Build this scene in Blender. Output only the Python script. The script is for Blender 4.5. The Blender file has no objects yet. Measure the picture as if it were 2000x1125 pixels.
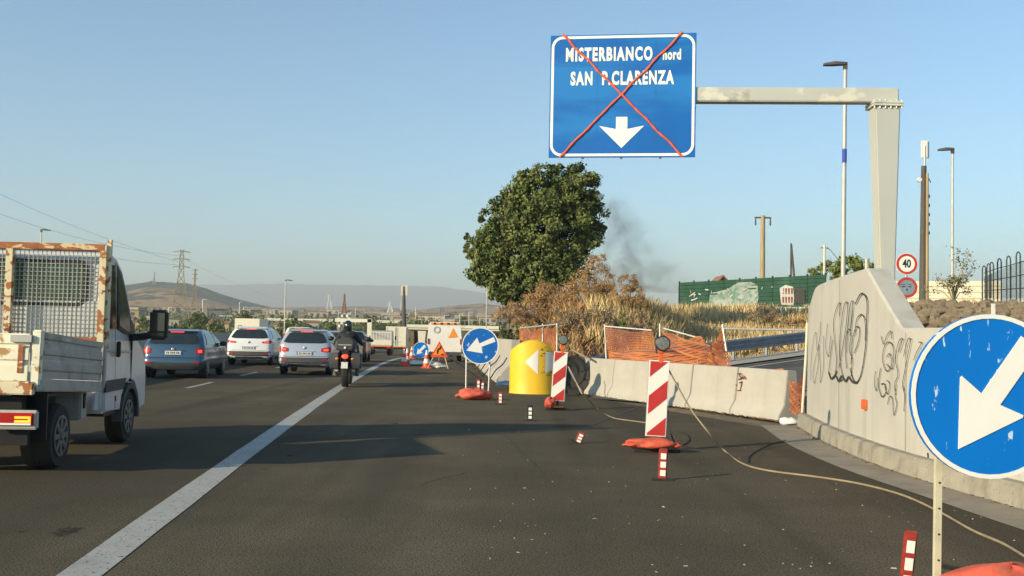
import bpy, bmesh, math, random
import numpy as np
from mathutils import Vector, Matrix, Euler
random.seed(7); RNG = np.random.default_rng(11)
R = math.radians
SC = bpy.context.scene
COL = SC.collection
# ---------------------------------------------------------------- camera
FOC = 2000.0; EYE = 1.53; SMOKE_D = .23
cam_d = bpy.data.cameras.new('camera'); cam = bpy.data.objects.new('camera', cam_d); COL.objects.link(cam)
cam_d.sensor_width = 36.0; cam_d.lens = 36.0; cam_d.clip_start = 0.1; cam_d.clip_end = 20000
CAM_M = Matrix.Translation((0, 0, EYE)) @ Euler((R(90 + 2.59), 0, 0)).to_matrix().to_4x4() @ Matrix.Rotation(0.02, 4, 'Z')
cam.matrix_world = CAM_M
SC.camera = cam
# ---------------------------------------------------------------- light
SUN_EL, SUN_AZ = R(17.0), R(36.0)          # light travels towards (cos AZ, sin AZ)
w = bpy.data.worlds.new('World'); SC.world = w; w.use_nodes = True
nt = w.node_tree; bg = nt.nodes['Background']
sky = nt.nodes.new('ShaderNodeTexSky'); sky.sky_type = 'NISHITA'; sky.sun_disc = False
sky.sun_elevation = SUN_EL
sky.sun_rotation = math.atan2(-math.cos(SUN_AZ), -math.sin(SUN_AZ))
sky.altitude = 100; sky.air_density = 1.0; sky.dust_density = 0.4; sky.ozone_density = 2.1
tint = nt.nodes.new('ShaderNodeMixRGB'); tint.blend_type = 'MULTIPLY'; tint.inputs[0].default_value = 1; tint.inputs[2].default_value = (.84, 1.06, 1.13, 1)   # the sky of a clear Mediterranean morning, a little more cyan
nt.links.new(sky.outputs[0], tint.inputs[1]); nt.links.new(tint.outputs[0], bg.inputs[0]); bg.inputs[1].default_value = 0.14
sl = bpy.data.lights.new('sun', 'SUN'); sl.energy = 5.0; sl.angle = R(0.5); sl.color = (1.0, 0.84, 0.56)
so = bpy.data.objects.new('sun', sl); COL.objects.link(so)
so.rotation_euler = Vector((math.cos(SUN_AZ) * math.cos(SUN_EL), math.sin(SUN_AZ) * math.cos(SUN_EL), -math.sin(SUN_EL))).to_track_quat('-Z', 'Y').to_euler()
so.location = (-40, -30, 30)
SC.render.engine = 'CYCLES'
SC.view_settings.view_transform = 'Standard'; SC.view_settings.look = 'None'
SC.view_settings.exposure = 0.35; SC.view_settings.gamma = 1.0; SC.view_settings.use_curve_mapping = False
SC.cycles.use_denoising = True; SC.cycles.max_bounces = 6; SC.cycles.transparent_max_bounces = 12
SC.cycles.volume_bounces = 0; SC.cycles.volume_max_steps = 64
# ---------------------------------------------------------------- placing
def ray(px, py):
    return (CAM_M.to_3x3() @ Vector(((px - 1000) / FOC, (562.5 - py) / FOC, -1))).normalized()
def P(px, py, d):
    r = ray(px, py); return Vector((0, 0, EYE)) + r * (d / r.y)
def G(px, py, z=0.0):
    r = ray(px, py); return Vector((0, 0, EYE)) + r * ((z - EYE) / r.z)
def sm(a, b, x):
    t = min(1, max(0, (x - a) / (b - a))); return t * t * (3 - 2 * t)
def E(y):                                   # x of the solid edge line
    if y < 50: return -1.95 - .1075 * y + .00045 * y * y
    return -6.2 - .0625 * (y - 50)
def H(y):                                   # road profile: flat, then gently downhill
    if y < 45: return 0.0
    if y < 65: return -.015 * (y - 45) ** 2 / 40
    return -.15 - .015 * (y - 65)
def hdg(y): return math.atan2(-(E(y + .5) - E(y - .5)), 1.0)
def ramp(x, y):
    t = .74 * (x - 3.5) + .67 * (y - 25); v = -.67 * (x - 3.5) + .74 * (y - 25); return t, v
def RZ(x, y):
    t, v = ramp(x, y); return .077 * max(0, t - 1) * sm(0, 5, t)
# ---------------------------------------------------------------- materials
def nodes_of(m): return m.node_tree.nodes, m.node_tree.links
def mat(name, col, rough=.7, metal=0.0, var=.25, scale=6.0, bump=.0, bscale=None, col2=None, emit=0, island=False, spec=.5, detail=5, trans=0, coat=0, thr=None, stretch=None):
    m = bpy.data.materials.new(name); m.use_nodes = True
    N, L = nodes_of(m); b = N['Principled BSDF']
    b.inputs['Roughness'].default_value = rough; b.inputs['Metallic'].default_value = metal
    b.inputs['Specular IOR Level'].default_value = spec
    if coat: b.inputs['Coat Weight'].default_value = coat; b.inputs['Coat Roughness'].default_value = .08
    if trans: b.inputs['Transmission Weight'].default_value = trans
    c1 = tuple(col) + (1,)
    c2 = tuple(col2) + (1,) if col2 else tuple(c * (1 - var) for c in col) + (1,)
    tc = N.new('ShaderNodeTexCoord'); src = tc.outputs['Object']
    if stretch:
        mp = N.new('ShaderNodeMapping'); mp.inputs['Scale'].default_value = stretch; L.new(src, mp.inputs[0]); src = mp.outputs[0]
    no = N.new('ShaderNodeTexNoise'); no.inputs['Scale'].default_value = scale; no.inputs['Detail'].default_value = detail
    no.inputs['Roughness'].default_value = .62
    L.new(src, no.inputs['Vector'])
    rp = N.new('ShaderNodeValToRGB'); lo, hi = thr or (.35, .65)
    rp.color_ramp.elements[0].position = lo; rp.color_ramp.elements[1].position = hi
    rp.color_ramp.elements[0].color = c2; rp.color_ramp.elements[1].color = c1
    L.new(no.outputs['Fac'], rp.inputs[0]); out = rp.outputs[0]
    if island:
        g = N.new('ShaderNodeNewGeometry'); hs = N.new('ShaderNodeHueSaturation')
        mr = N.new('ShaderNodeMapRange'); mr.inputs[3].default_value = .55; mr.inputs[4].default_value = 1.45
        L.new(g.outputs['Random Per Island'], mr.inputs[0]); L.new(mr.outputs[0], hs.inputs['Value'])
        mr2 = N.new('ShaderNodeMapRange'); mr2.inputs[3].default_value = .48; mr2.inputs[4].default_value = .52
        mu = N.new('ShaderNodeMath'); mu.operation = 'FRACT'; mm = N.new('ShaderNodeMath'); mm.operation = 'MULTIPLY'; mm.inputs[1].default_value = 7.3
        L.new(g.outputs['Random Per Island'], mm.inputs[0]); L.new(mm.outputs[0], mu.inputs[0]); L.new(mu.outputs[0], mr2.inputs[0]); L.new(mr2.outputs[0], hs.inputs['Hue'])
        L.new(out, hs.inputs['Color']); out = hs.outputs[0]
    L.new(out, b.inputs['Base Color'])
    if emit:
        b.inputs['Emission Color'].default_value = c1; b.inputs['Emission Strength'].default_value = emit
    if bump:
        n2 = N.new('ShaderNodeTexNoise'); n2.inputs['Scale'].default_value = bscale or scale * 6; n2.inputs['Detail'].default_value = 4
        L.new(tc.outputs['Object'], n2.inputs['Vector'])
        bp = N.new('ShaderNodeBump'); bp.inputs['Strength'].default_value = min(1, bump); bp.inputs['Distance'].default_value = .01
        L.new(n2.outputs['Fac'], bp.inputs['Height']); L.new(bp.outputs[0], b.inputs['Normal'])
    return m
def layer(m, col, scale, lo, hi, stretch=None, fac=1.0, detail=6):
    """mix a further colour over the base by a thresholded noise (stains, wear, dirt)"""
    N, L = nodes_of(m); b = N['Principled BSDF']; src = b.inputs['Base Color'].links[0].from_socket
    tc = N.new('ShaderNodeTexCoord'); s = tc.outputs['Object']
    mp = N.new('ShaderNodeMapping'); mp.inputs['Scale'].default_value = stretch or (1, 1, 1); mp.inputs['Location'].default_value = (scale * .37, 2.1, scale)
    L.new(s, mp.inputs[0])
    no = N.new('ShaderNodeTexNoise'); no.inputs['Scale'].default_value = scale; no.inputs['Detail'].default_value = detail; L.new(mp.outputs[0], no.inputs['Vector'])
    mr = N.new('ShaderNodeMapRange'); mr.inputs[1].default_value = lo; mr.inputs[2].default_value = hi; mr.inputs[4].default_value = fac
    L.new(no.outputs['Fac'], mr.inputs[0])
    mx = N.new('ShaderNodeMixRGB'); L.new(mr.outputs[0], mx.inputs[0]); L.new(src, mx.inputs[1]); mx.inputs[2].default_value = tuple(col) + (1,)
    L.new(mx.outputs[0], b.inputs['Base Color']); return m
M = {}
M['asphalt'] = layer(layer(layer(mat('asphalt', (.175, .146, .098), .95, var=.28, scale=.5, bump=.8, bscale=90, spec=.04), (.055, .044, .028), 60, .5, .62), (.13, .115, .095), 95, .66, .72, fac=.8), (.058, .050, .038), .22, .45, .62, (1, .12, 1), .6)
layer(layer(layer(M['asphalt'], (.042, .038, .032), .9, .52, .66, (1, .07, 1), .4), (.125, .105, .075), .45, .62, .72, (1, .5, 1), .35), (.02, .018, .016), 2.6, .70, .74, (1, .6, 1), .7)
M['asphalt2'] = layer(layer(mat('old_asphalt', (.10, .09, .078), .9, var=.2, scale=2, bump=.5, bscale=70), (.15, .135, .11), 70, .55, .66), (.055, .05, .045), .35, .5, .6)
M['line'] = layer(layer(mat('road_paint', (.42, .41, .36), .7, var=.15, scale=3, bump=.3, bscale=60), (.07, .065, .06), 26, .60, .66), (.20, .19, .17), 1.6, .55, .8, fac=.6)
M['concrete'] = layer(layer(mat('concrete', (.42, .395, .345), .85, var=.14, scale=1.6, bump=.35, bscale=40), (.27, .245, .20), 1.1, .52, .78, (2.5, 2.5, .35), .7), (.16, .145, .12), 30, .68, .74, fac=.6)
M['wallconc'] = layer(layer(layer(mat('wall_concrete', (.44, .42, .375), .85, var=.10, scale=1.1, bump=.25, bscale=30), (.29, .275, .245), 2.0, .48, .74, (2.2, 2.2, .16), .55), (.47, .44, .38), .9, .5, .7, fac=.5), (.17, .155, .13), 40, .70, .75, fac=.6)
M['plinth'] = layer(layer(mat('plinth_concrete', (.33, .30, .24), .9, var=.2, scale=3, bump=.5, bscale=40), (.16, .14, .11), 4, .52, .7, (1, 1, .5), .8), (.10, .09, .07), 35, .62, .7, fac=.7)
M['gutter'] = layer(layer(mat('gutter_concrete', (.27, .235, .18), .9, var=.2, scale=2.5, bump=.4, bscale=50), (.14, .12, .09), 2.2, .5, .7, fac=.7), (.42, .38, .3), 60, .68, .73)
M['soil'] = layer(mat('dry_soil', (.20, .15, .09), .95, var=.4, scale=1.2, bump=1, bscale=12), (.09, .075, .05), 3, .5, .65)
M['plain'] = layer(layer(mat('dry_plain', (.24, .18, .105), .95, var=.3, scale=.012, detail=8), (.07, .075, .045), .02, .50, .58), (.36, .32, .25), .05, .62, .68, fac=.6)
M['hill'] = layer(mat('dry_hill', (.44, .26, .12), .95, var=.3, scale=.010, detail=9), (.06, .075, .04), .018, .54, .60)
M['hillgreen'] = layer(mat('green_hill', (.060, .072, .045), .95, var=.4, scale=.03, detail=9), (.17, .125, .08), .018, .55, .66)
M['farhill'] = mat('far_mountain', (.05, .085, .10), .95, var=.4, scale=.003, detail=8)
M['white'] = layer(mat('white_paint', (.74, .72, .68), .45, var=.06, scale=3), (.5, .47, .42), 5, .6, .8, fac=.5)
M['signwhite'] = mat('sign_white', (.80, .79, .74), .45, var=.05, scale=3)
M['signblue'] = layer(layer(mat('sign_blue', (.003, .115, .43), .5, var=.12, scale=1.2, spec=.3), (.012, .17, .50), .8, .46, .60, (.35, 1, 1.6), 1.0), (.06, .27, .60), 9, .69, .74, (.5, 1, 3), .6)
M['discblue'] = layer(layer(mat('disc_blue', (.001, .165, .60), .4, var=.08, scale=1.5, spec=.25), (.55, .70, .84), 9, .635, .665, (2.0, 1, .8), .9), (.015, .23, .66), 2.2, .58, .75, fac=.6)
M['discworn'] = layer(mat('worn_blue', (.003, .13, .50), .4, var=.2, scale=2), (.45, .60, .78), 6.5, .64, .68, (1.3, 1, 1.6), .85)
M['red'] = layer(mat('sign_red', (.52, .035, .03), .45, var=.15, scale=6), (.62, .2, .15), 14, .64, .72, fac=.6)
M['post_red'] = mat('post_red', (.36, .04, .03), .5, var=.3, scale=20)
M['orange'] = layer(mat('orange_plastic', (.78, .13, .025), .6, var=.25, scale=8), (.45, .06, .02), 14, .55, .7)
M['net'] = layer(mat('orange_net', (.50, .16, .05), .7, var=.3, scale=2), (.24, .07, .04), 1.3, .42, .58)
M['sandbag'] = layer(mat('orange_sandbag', (.66, .11, .06), .75, var=.35, scale=5, bump=1, bscale=14), (.30, .12, .07), 4, .55, .7, fac=.7)
M['yellow'] = layer(layer(mat('yellow_drum', (.80, .49, .022), .52, var=.10, scale=2), (.55, .33, .03), 6, .66, .76, (1, 1, .3), .6), (.2, .14, .04), 25, .70, .74, fac=.7)
M['galv'] = layer(mat('galvanised', (.46, .45, .42), .5, .35, var=.2, scale=2), (.56, .55, .52), 9, .55, .7, fac=.6)
M['column'] = layer(mat('column_steel', (.50, .50, .46), .5, .15, var=.06, scale=.8), (.58, .56, .48), .7, .5, .7, (2, 2, .3), .6)
M['paintgrey'] = mat('faded_white_paint', (.46, .46, .43), .8, var=.25, scale=4)
M['gantry'] = layer(layer(mat('gantry_steel', (.50, .50, .46), .55, .15, var=.10, scale=1.0), (.66, .63, .52), 2.6, .54, .60, (.7, .7, .8), .8), (.24, .23, .21), 1.8, .63, .68, (.7, 1, 1), .55)
M['rail'] = mat('guardrail_steel', (.30, .33, .37), .45, .6, var=.25, scale=3)
M['pole'] = mat('lamp_pole', (.52, .50, .45), .5, .2, var=.2, scale=2)
M['wood'] = mat('utility_pole', (.40, .30, .17), .9, var=.3, scale=8, stretch=(1, 1, .1))
M['darkpole'] = mat('dark_pole', (.09, .08, .07), .8, var=.3, scale=8)
M['black'] = mat('black_plastic', (.018, .018, .020), .5, var=.3, scale=20)
M['rubber'] = mat('tyre_rubber', (.022, .021, .02), .85, var=.3, scale=14, bump=.5)
M['dark'] = mat('dark_underside', (.010, .010, .011), .9, var=.3)
M['glass'] = mat('car_glass', (.02, .028, .03), .06, var=.3, scale=2.5, spec=.9)
M['glassg'] = mat('cab_glass', (.05, .085, .07), .08, var=.5, scale=3, spec=.9)
M['lens'] = mat('lamp_lens', (.20, .215, .20), .3, var=.5, scale=30, bump=.8, bscale=40)
M['tail'] = mat('tail_lamp', (.45, .012, .012), .25, var=.3, scale=14)
M['taillit'] = mat('lit_tail_lamp', (1.0, .055, .03), .25, var=.1, scale=14, emit=1.6)
M['amberlit'] = mat('lit_amber', (1.0, .25, .02), .25, var=.1, scale=14, emit=2.2)
M['steelrim'] = mat('steel_rim', (.20, .20, .19), .5, .4, var=.4, scale=12)
M['chrome'] = mat('rim_alloy', (.5, .5, .5), .3, .8, var=.2, scale=10)
M['plate'] = mat('number_plate', (.62, .62, .58), .5, var=.1, scale=8)
M['plateblue'] = mat('plate_blue', (.03, .07, .4), .5)
M['ink'] = mat('spray_ink', (.045, .045, .04), .8, var=.5, scale=8)
M['inkred'] = mat('red_ink', (.22, .05, .04), .8, var=.5, scale=12)
M['cable'] = mat('tan_cable', (.30, .235, .15), .7, var=.3, scale=5)
M['hose'] = mat('black_hose', (.03, .03, .03), .7)
M['leaf'] = mat('tree_leaf', (.165, .185, .055), .8, spec=.2, col2=(.055, .085, .028), scale=1.1, island=True, thr=(.36, .62))
M['leaf2'] = mat('light_leaf', (.16, .20, .04), .8, spec=.2, var=.35, scale=.6, island=True)
M['bark'] = mat('bark', (.12, .09, .06), .9, var=.4, scale=10)
M['rust_leaf'] = mat('dry_bush', (.50, .30, .13), .85, var=.45, scale=.9, island=True)
M['grey_twig'] = mat('grey_twig', (.32, .235, .14), .9, var=.4, scale=1.2, island=True)
M['straw'] = mat('straw', (.74, .55, .26), .85, var=.35, scale=.5, island=True)
M['twigleaf'] = mat('sapling_leaf', (.15, .16, .06), .7, var=.4, scale=3, island=True)
M['lava'] = layer(mat('lava_stone', (.22, .175, .125), .95, var=.4, scale=4, bump=1, bscale=16), (.25, .20, .13), 6, .55, .65)
M['greenfence'] = layer(mat('green_sheet', (.022, .075, .05), .6, var=.3, scale=1.5, spec=.2), (.05, .12, .08), .8, .5, .7, fac=.6)
M['whitewash'] = layer(mat('whitewash_patch', (.30, .35, .32), .8, var=.4, scale=1.6), (.10, .20, .14), 3, .50, .60)
M['cream'] = mat('cream_sheet', (.62, .57, .43), .6, var=.1, scale=2)
M['hoop'] = mat('dark_iron', (.03, .04, .045), .5, .4, var=.3)
M['rustpaint'] = layer(layer(mat('rusty_white_paint', (.70, .60, .40), .7, var=.15, scale=4), (.34, .12, .035), 10, .52, .56), (.14, .05, .02), 9, .62, .66)
M['rustdark'] = layer(mat('rusty_bar', (.38, .13, .045), .75, var=.5, scale=5, stretch=(1, 1, 3)), (.62, .48, .27), 7, .56, .60, (1, 1, 3))
M['alu'] = layer(layer(mat('dropside_alu', (.42, .40, .35), .6, .15, var=.2, scale=3), (.20, .18, .15), 4, .52, .7, fac=.7), (.55, .53, .49), 16, .62, .68, (1, .2, 1), .6)
M['aluwhite'] = layer(layer(mat('tailboard_white', (.78, .73, .56), .6, var=.1, scale=3), (.40, .22, .07), 6, .60, .66), (.3, .28, .22), 9, .64, .7, (1, 1, 3))
M['truckwhite'] = layer(mat('van_white', (.60, .60, .59), .35, var=.06, scale=2, coat=.3), (.38, .36, .32), 3, .55, .8, (1, 1, .5), .6)
M['wire'] = mat('galvanised_wire', (.40, .39, .34), .6, .3, var=.25, scale=8)
M['cladding'] = mat('grey_cladding', (.055, .058, .062), .65, var=.2, scale=8)
M['bluegrey'] = mat('bluegrey_paint', (.055, .105, .155), .28, .35, var=.06, coat=.6)
M['silver'] = mat('silver_paint', (.46, .48, .52), .3, .35, var=.05, coat=.6)
M['suvwhite'] = mat('suv_white', (.72, .72, .70), .3, var=.04, coat=.6)
M['darkcar'] = mat('dark_paint', (.035, .040, .045), .3, .2, var=.1, coat=.6)
M['jacket'] = mat('black_jacket', (.012, .013, .017), .75, var=.4, scale=12, bump=.5, bscale=9)
M['jeans'] = mat('dark_jeans', (.025, .03, .04), .85, var=.3, scale=10)
M['shoe'] = mat('grey_shoe', (.16, .14, .11), .7, var=.3, scale=20)
M['helmet'] = mat('helmet_black', (.02, .03, .028), .2, var=.2, coat=.8)
M['bridge'] = layer(mat('bridge_concrete', (.70, .66, .53), .8, var=.12, scale=.3), (.42, .38, .28), .6, .55, .7, (1, 1, .4), .6)
M['bldg'] = mat('pale_plaster', (.42, .37, .29), .85, var=.15, scale=.2)
M['bldg2'] = mat('ochre_plaster', (.42, .31, .17), .85, var=.15, scale=.2)
M['roof'] = mat('roof_tile', (.28, .15, .09), .85, var=.3, scale=.6)
M['window'] = mat('dark_window', (.05, .06, .07), .3, var=.3, scale=1)
M['stripered'] = mat('mast_red', (.36, .14, .10), .6)
M['workorange'] = mat('works_orange', (.85, .26, .02), .5, var=.1, scale=6)
M['redorange'] = mat('warning_red', (.75, .07, .02), .5, var=.1, scale=6)
M['boxcream'] = layer(mat('box_body', (.72, .66, .52), .55, var=.06, scale=1), (.5, .44, .32), 2, .6, .75, fac=.5)
M['pebble'] = mat('pebble', (.34, .31, .25), .8, island=True)
M['joint'] = mat('joint_dirt', (.06, .052, .042), .95)
M['facegrey'] = mat('sticker_grey', (.22, .30, .36), .5, var=.3, scale=6)
M['bluebit'] = mat('blue_tarp', (.05, .13, .28), .6)
# ---------------------------------------------------------------- mesh helpers
class MB:
    def __init__(s): s.v = []; s.f = []; s.m = []; s.mi = 0
    def add(s, vs, fs, xf=None):
        o = len(s.v)
        s.v += [tuple(xf @ Vector(v)) if xf else tuple(v) for v in vs]
        s.f += [tuple(i + o for i in f) for f in fs]; s.m += [s.mi] * len(fs); return s
    def box(s, c, d, rz=0, rx=0, ry=0, tap=1.0):
        hx, hy, hz = d[0] / 2, d[1] / 2, d[2] / 2
        vs = [(x * hx * (tap if z > 0 else 1), y * hy * (tap if z > 0 else 1), z * hz) for z in (-1, 1) for y in (-1, 1) for x in (-1, 1)]
        xf = Matrix.Translation(c) @ Euler((rx, ry, rz)).to_matrix().to_4x4()
        return s.add(vs, [(0, 2, 3, 1), (4, 5, 7, 6), (0, 1, 5, 4), (2, 6, 7, 3), (0, 4, 6, 2), (1, 3, 7, 5)], xf)
    def tube(s, pts, r, n=8, cap=True):
        pts = [Vector(p) for p in pts]; k = len(pts); rs = r if isinstance(r, (list, tuple)) else [r] * k
        vs = []; fs = []
        for i, p in enumerate(pts):
            t = (pts[min(i + 1, k - 1)] - pts[max(i - 1, 0)]).normalized()
            a = Vector((0, 0, 1)) if abs(t.z) < .95 else Vector((0, 1, 0))
            u = t.cross(a).normalized(); v2 = t.cross(u)
            for j in range(n):
                an = 2 * math.pi * (j + .5) / n; vs.append(p + (u * math.cos(an) + v2 * math.sin(an)) * rs[i])
        for i in range(k - 1):
            for j in range(n):
                a, b = i * n + j, i * n + (j + 1) % n; fs.append((a, b, b + n, a + n))
        if cap: fs.append(tuple(range(n))[::-1]); fs.append(tuple(range((k - 1) * n, k * n)))
        return s.add(vs, fs)
    def lathe(s, prof, n=24, xf=None):          # profile (r, z) about z
        vs = []; fs = []
        for (r, z) in prof:
            for j in range(n): an = 2 * math.pi * j / n; vs.append((r * math.cos(an), r * math.sin(an), z))
        for i in range(len(prof) - 1):
            for j in range(n):
                a, b = i * n + j, i * n + (j + 1) % n; fs.append((a, b, b + n, a + n))
        fs.append(tuple(range(n))[::-1]); fs.append(tuple(range((len(prof) - 1) * n, len(prof) * n)))
        return s.add(vs, fs, xf)
    def prism(s, poly, y0, y1, xf=None):        # polygon in x,z pushed along y
        n = len(poly); vs = [(x, y0, z) for x, z in poly] + [(x, y1, z) for x, z in poly]
        fs = [tuple(range(n)), tuple(range(n, 2 * n))[::-1]] + [(i, i + n, (i + 1) % n + n, (i + 1) % n) for i in range(n)]
        return s.add(vs, fs, xf)
    def prismx(s, poly, x0, x1, w=None):        # polygon in y,z pushed along x
        n = len(poly); w = w or (lambda z: 1.0)
        vs = [(x0 * w(z), y, z) for y, z in poly] + [(x1 * w(z), y, z) for y, z in poly]
        fs = [tuple(range(n)), tuple(range(n, 2 * n))[::-1]] + [(i, i + n, (i + 1) % n + n, (i + 1) % n) for i in range(n)]
        return s.add(vs, fs)
    def loft(s, secs, closed=True, caps=True):
        n = len(secs[0]); vs = [p for sec in secs for p in sec]; fs = []
        for i in range(len(secs) - 1):
            for j in range(n if closed else n - 1):
                a, b = i * n + j, i * n + (j + 1) % n; fs.append((a, b, b + n, a + n))
        if caps and closed: fs.append(tuple(range(n))[::-1]); fs.append(tuple(range((len(secs) - 1) * n, len(secs) * n)))
        return s.add(vs, fs)
    def blob(s, c, r, seed=0, amp=.15, n=10, m=7, rz=0, cr=0):
        rr = random.Random(seed); ph = [rr.uniform(0, 6) for _ in range(6)]; vs = []; fs = []
        for i in range(m + 1):
            th = math.pi * i / m
            for j in range(n):
                an = 2 * math.pi * j / n
                k = 1 + amp * (math.sin(2 * an + ph[0]) * math.sin(th) + .6 * math.sin(3 * an + ph[1] + 2 * th) + .5 * math.sin(4 * th + ph[2] + an))
                if cr: k += cr * (math.sin(7 * an + 3 * th + ph[3]) * math.sin(3 * th + ph[4]) + .7 * math.sin(5 * th - 6 * an + ph[5]) + .5 * math.sin(13 * an + ph[1] + 5 * th)) * math.sin(th)
                vs.append((r[0] * k * math.sin(th) * math.cos(an), r[1] * k * math.sin(th) * math.sin(an), r[2] * k * math.cos(th)))
        for i in range(m):
            for j in range(n):
                a, b = i * n + j, i * n + (j + 1) % n; fs.append((a, b, b + n, a + n))
        return s.add(vs, fs, Matrix.Translation(c) @ Matrix.Rotation(rz, 4, 'Z'))
    def build(s, name, m, parent=None, smooth=None, loc=None, bevel=0):
        me = bpy.data.meshes.new(name); me.from_pydata([tuple(v) for v in s.v], [], s.f)
        ms = list(m) if isinstance(m, (list, tuple)) else [m]
        for x in ms: me.materials.append(x)
        if len(ms) > 1: me.polygons.foreach_set('material_index', s.m)
        bm = bmesh.new(); bm.from_mesh(me); bmesh.ops.recalc_face_normals(bm, faces=bm.faces[:])
        if bevel:
            es = [e for e in bm.edges if len(e.link_faces) == 2 and e.calc_face_angle(0) > .6]
            bmesh.ops.bevel(bm, geom=es, offset=bevel, segments=2, affect='EDGES', clamp_overlap=True)
        bm.to_mesh(me); bm.free()
        if smooth is not None:
            me.polygons.foreach_set('use_smooth', [True] * len(me.polygons)); me.set_sharp_from_angle(angle=R(smooth))
        o = bpy.data.objects.new(name, me); COL.objects.link(o)
        if parent: o.parent = parent
        if loc is not None: o.location = loc
        return o
def tag(o, label=None, cat=None, group=None, kind=None):
    if label: o['label'] = label
    if cat: o['category'] = cat
    if group: o['group'] = group
    if kind: o['kind'] = kind
    return o
def thing(name, label, cat, loc=(0, 0, 0), rz=0, group=None):
    o = bpy.data.objects.new(name, None); COL.objects.link(o); o.location = loc; o.rotation_euler = (0, 0, rz); o.empty_display_size = .2
    return tag(o, label, cat, group)
def kids(o): return [c for c in bpy.data.objects if c.parent == o]
def dup(o, loc, rz=None, label=None, scale=None, parent=None):
    c = o.copy(); COL.objects.link(c)
    if parent: c.parent = parent
    else:
        c.location = loc
        if rz is not None: c.rotation_euler = (o.rotation_euler[0], o.rotation_euler[1], rz)
        if label: c['label'] = label
        if scale: c.scale = scale if isinstance(scale, (tuple, list)) else (scale,) * 3
    for k in kids(o): dup(k, None, parent=c)
    return c
ORD = ['first', 'second', 'third', 'fourth', 'fifth', 'sixth', 'seventh', 'eighth', 'ninth', 'tenth', 'eleventh', 'twelfth', 'thirteenth', 'fourteenth', 'fifteenth', 'sixteenth', 'seventeenth', 'eighteenth', 'nineteenth', 'twentieth']
def nth(k):
    if k < 20: return ORD[k]
    if (k + 1) % 10 == 0: return {30: 'thirtieth', 40: 'fortieth'}[k + 1]
    return {2: 'twenty', 3: 'thirty', 4: 'forty'}[(k + 1) // 10] + '-' + ORD[(k + 1) % 10 - 1]
def setting(o): o['kind'] = 'structure'; return o
def smart(a, b, n): return [a + (b - a) * i / (n - 1) for i in range(n)]
def text_mb(mb, txt, h, cx, cz, y, xs=.8, bold=.03, depth=.004, space=1.0, xf=None):
    cu = bpy.data.curves.new('t', 'FONT'); cu.body = txt; cu.size = h / .70; cu.align_x = 'CENTER'; cu.align_y = 'CENTER'
    cu.offset = bold * h; cu.extrude = depth / 2; cu.space_character = space; cu.resolution_u = 3
    o = bpy.data.objects.new('t', cu); COL.objects.link(o)
    dg = bpy.context.evaluated_depsgraph_get(); dg.update(); me = bpy.data.meshes.new_from_object(o.evaluated_get(dg))
    T = Matrix.Translation((cx, y, cz)) @ Matrix.Diagonal((xs, 1, 1, 1)) @ Matrix.Rotation(R(90), 4, 'X')
    if xf: T = xf @ T
    vs = [T @ v.co for v in me.vertices]; mb.add(vs, [tuple(p.vertices) for p in me.polygons])
    bpy.data.objects.remove(o); bpy.data.curves.remove(cu); bpy.data.meshes.remove(me)
def cards(name, pts, nrm, size, m, parent=None, asp=.55, jitter=.8, loc=None):
    """many leaf-shaped quads; pts, nrm: (n,3) arrays"""
    n = len(pts); a = RNG.normal(size=(n, 3)); nn = nrm + a * jitter; nn /= np.linalg.norm(nn, axis=1)[:, None] + 1e-9
    t = np.cross(nn, RNG.normal(size=(n, 3))); t /= np.linalg.norm(t, axis=1)[:, None] + 1e-9; b = np.cross(nn, t)
    s = size * RNG.uniform(.6, 1.35, (n, 1)); t = t * s * .5; b = b * s * .5 * asp
    v = np.stack([pts - t, pts + b * 1 - t * .1, pts + t, pts - b - t * .1], 1).reshape(-1, 3)
    me = bpy.data.meshes.new(name); me.vertices.add(4 * n); me.vertices.foreach_set('co', v.ravel())
    me.loops.add(4 * n); me.loops.foreach_set('vertex_index', np.arange(4 * n))
    me.polygons.add(n); me.polygons.foreach_set('loop_start', np.arange(n) * 4); me.polygons.foreach_set('loop_total', np.full(n, 4))
    me.update(calc_edges=True); me.materials.append(m)
    o = bpy.data.objects.new(name, me); COL.objects.link(o)
    if parent: o.parent = parent
    if loc is not None: o.location = loc
    return o
def blades(name, base, h, wdt, m, lean=.25, parent=None):
    n = len(base); az = RNG.uniform(0, 2 * math.pi, n); hh = h * RNG.uniform(.5, 1.25, n)
    ld = RNG.normal(size=(n, 2)) * lean; d = np.stack([np.cos(az), np.sin(az), np.zeros(n)], 1) * (wdt * RNG.uniform(.6, 1.4, (n, 1)))
    mid = base + np.stack([ld[:, 0] * hh * .35, ld[:, 1] * hh * .35, hh * .55], 1); top = base + np.stack([ld[:, 0] * hh, ld[:, 1] * hh, hh], 1)
    v = np.stack([base - d, base + d, mid + d * .8, top, mid - d * .8], 1).reshape(-1, 3)
    me = bpy.data.meshes.new(name); me.vertices.add(5 * n); me.vertices.foreach_set('co', v.ravel())
    me.loops.add(5 * n); me.loops.foreach_set('vertex_index', np.arange(5 * n))
    me.polygons.add(n); me.polygons.foreach_set('loop_start', np.arange(n) * 5); me.polygons.foreach_set('loop_total', np.full(n, 5))
    me.update(calc_edges=True); me.materials.append(m)
    o = bpy.data.objects.new(name, me); COL.objects.link(o)
    if parent: o.parent = parent
    return o
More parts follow.
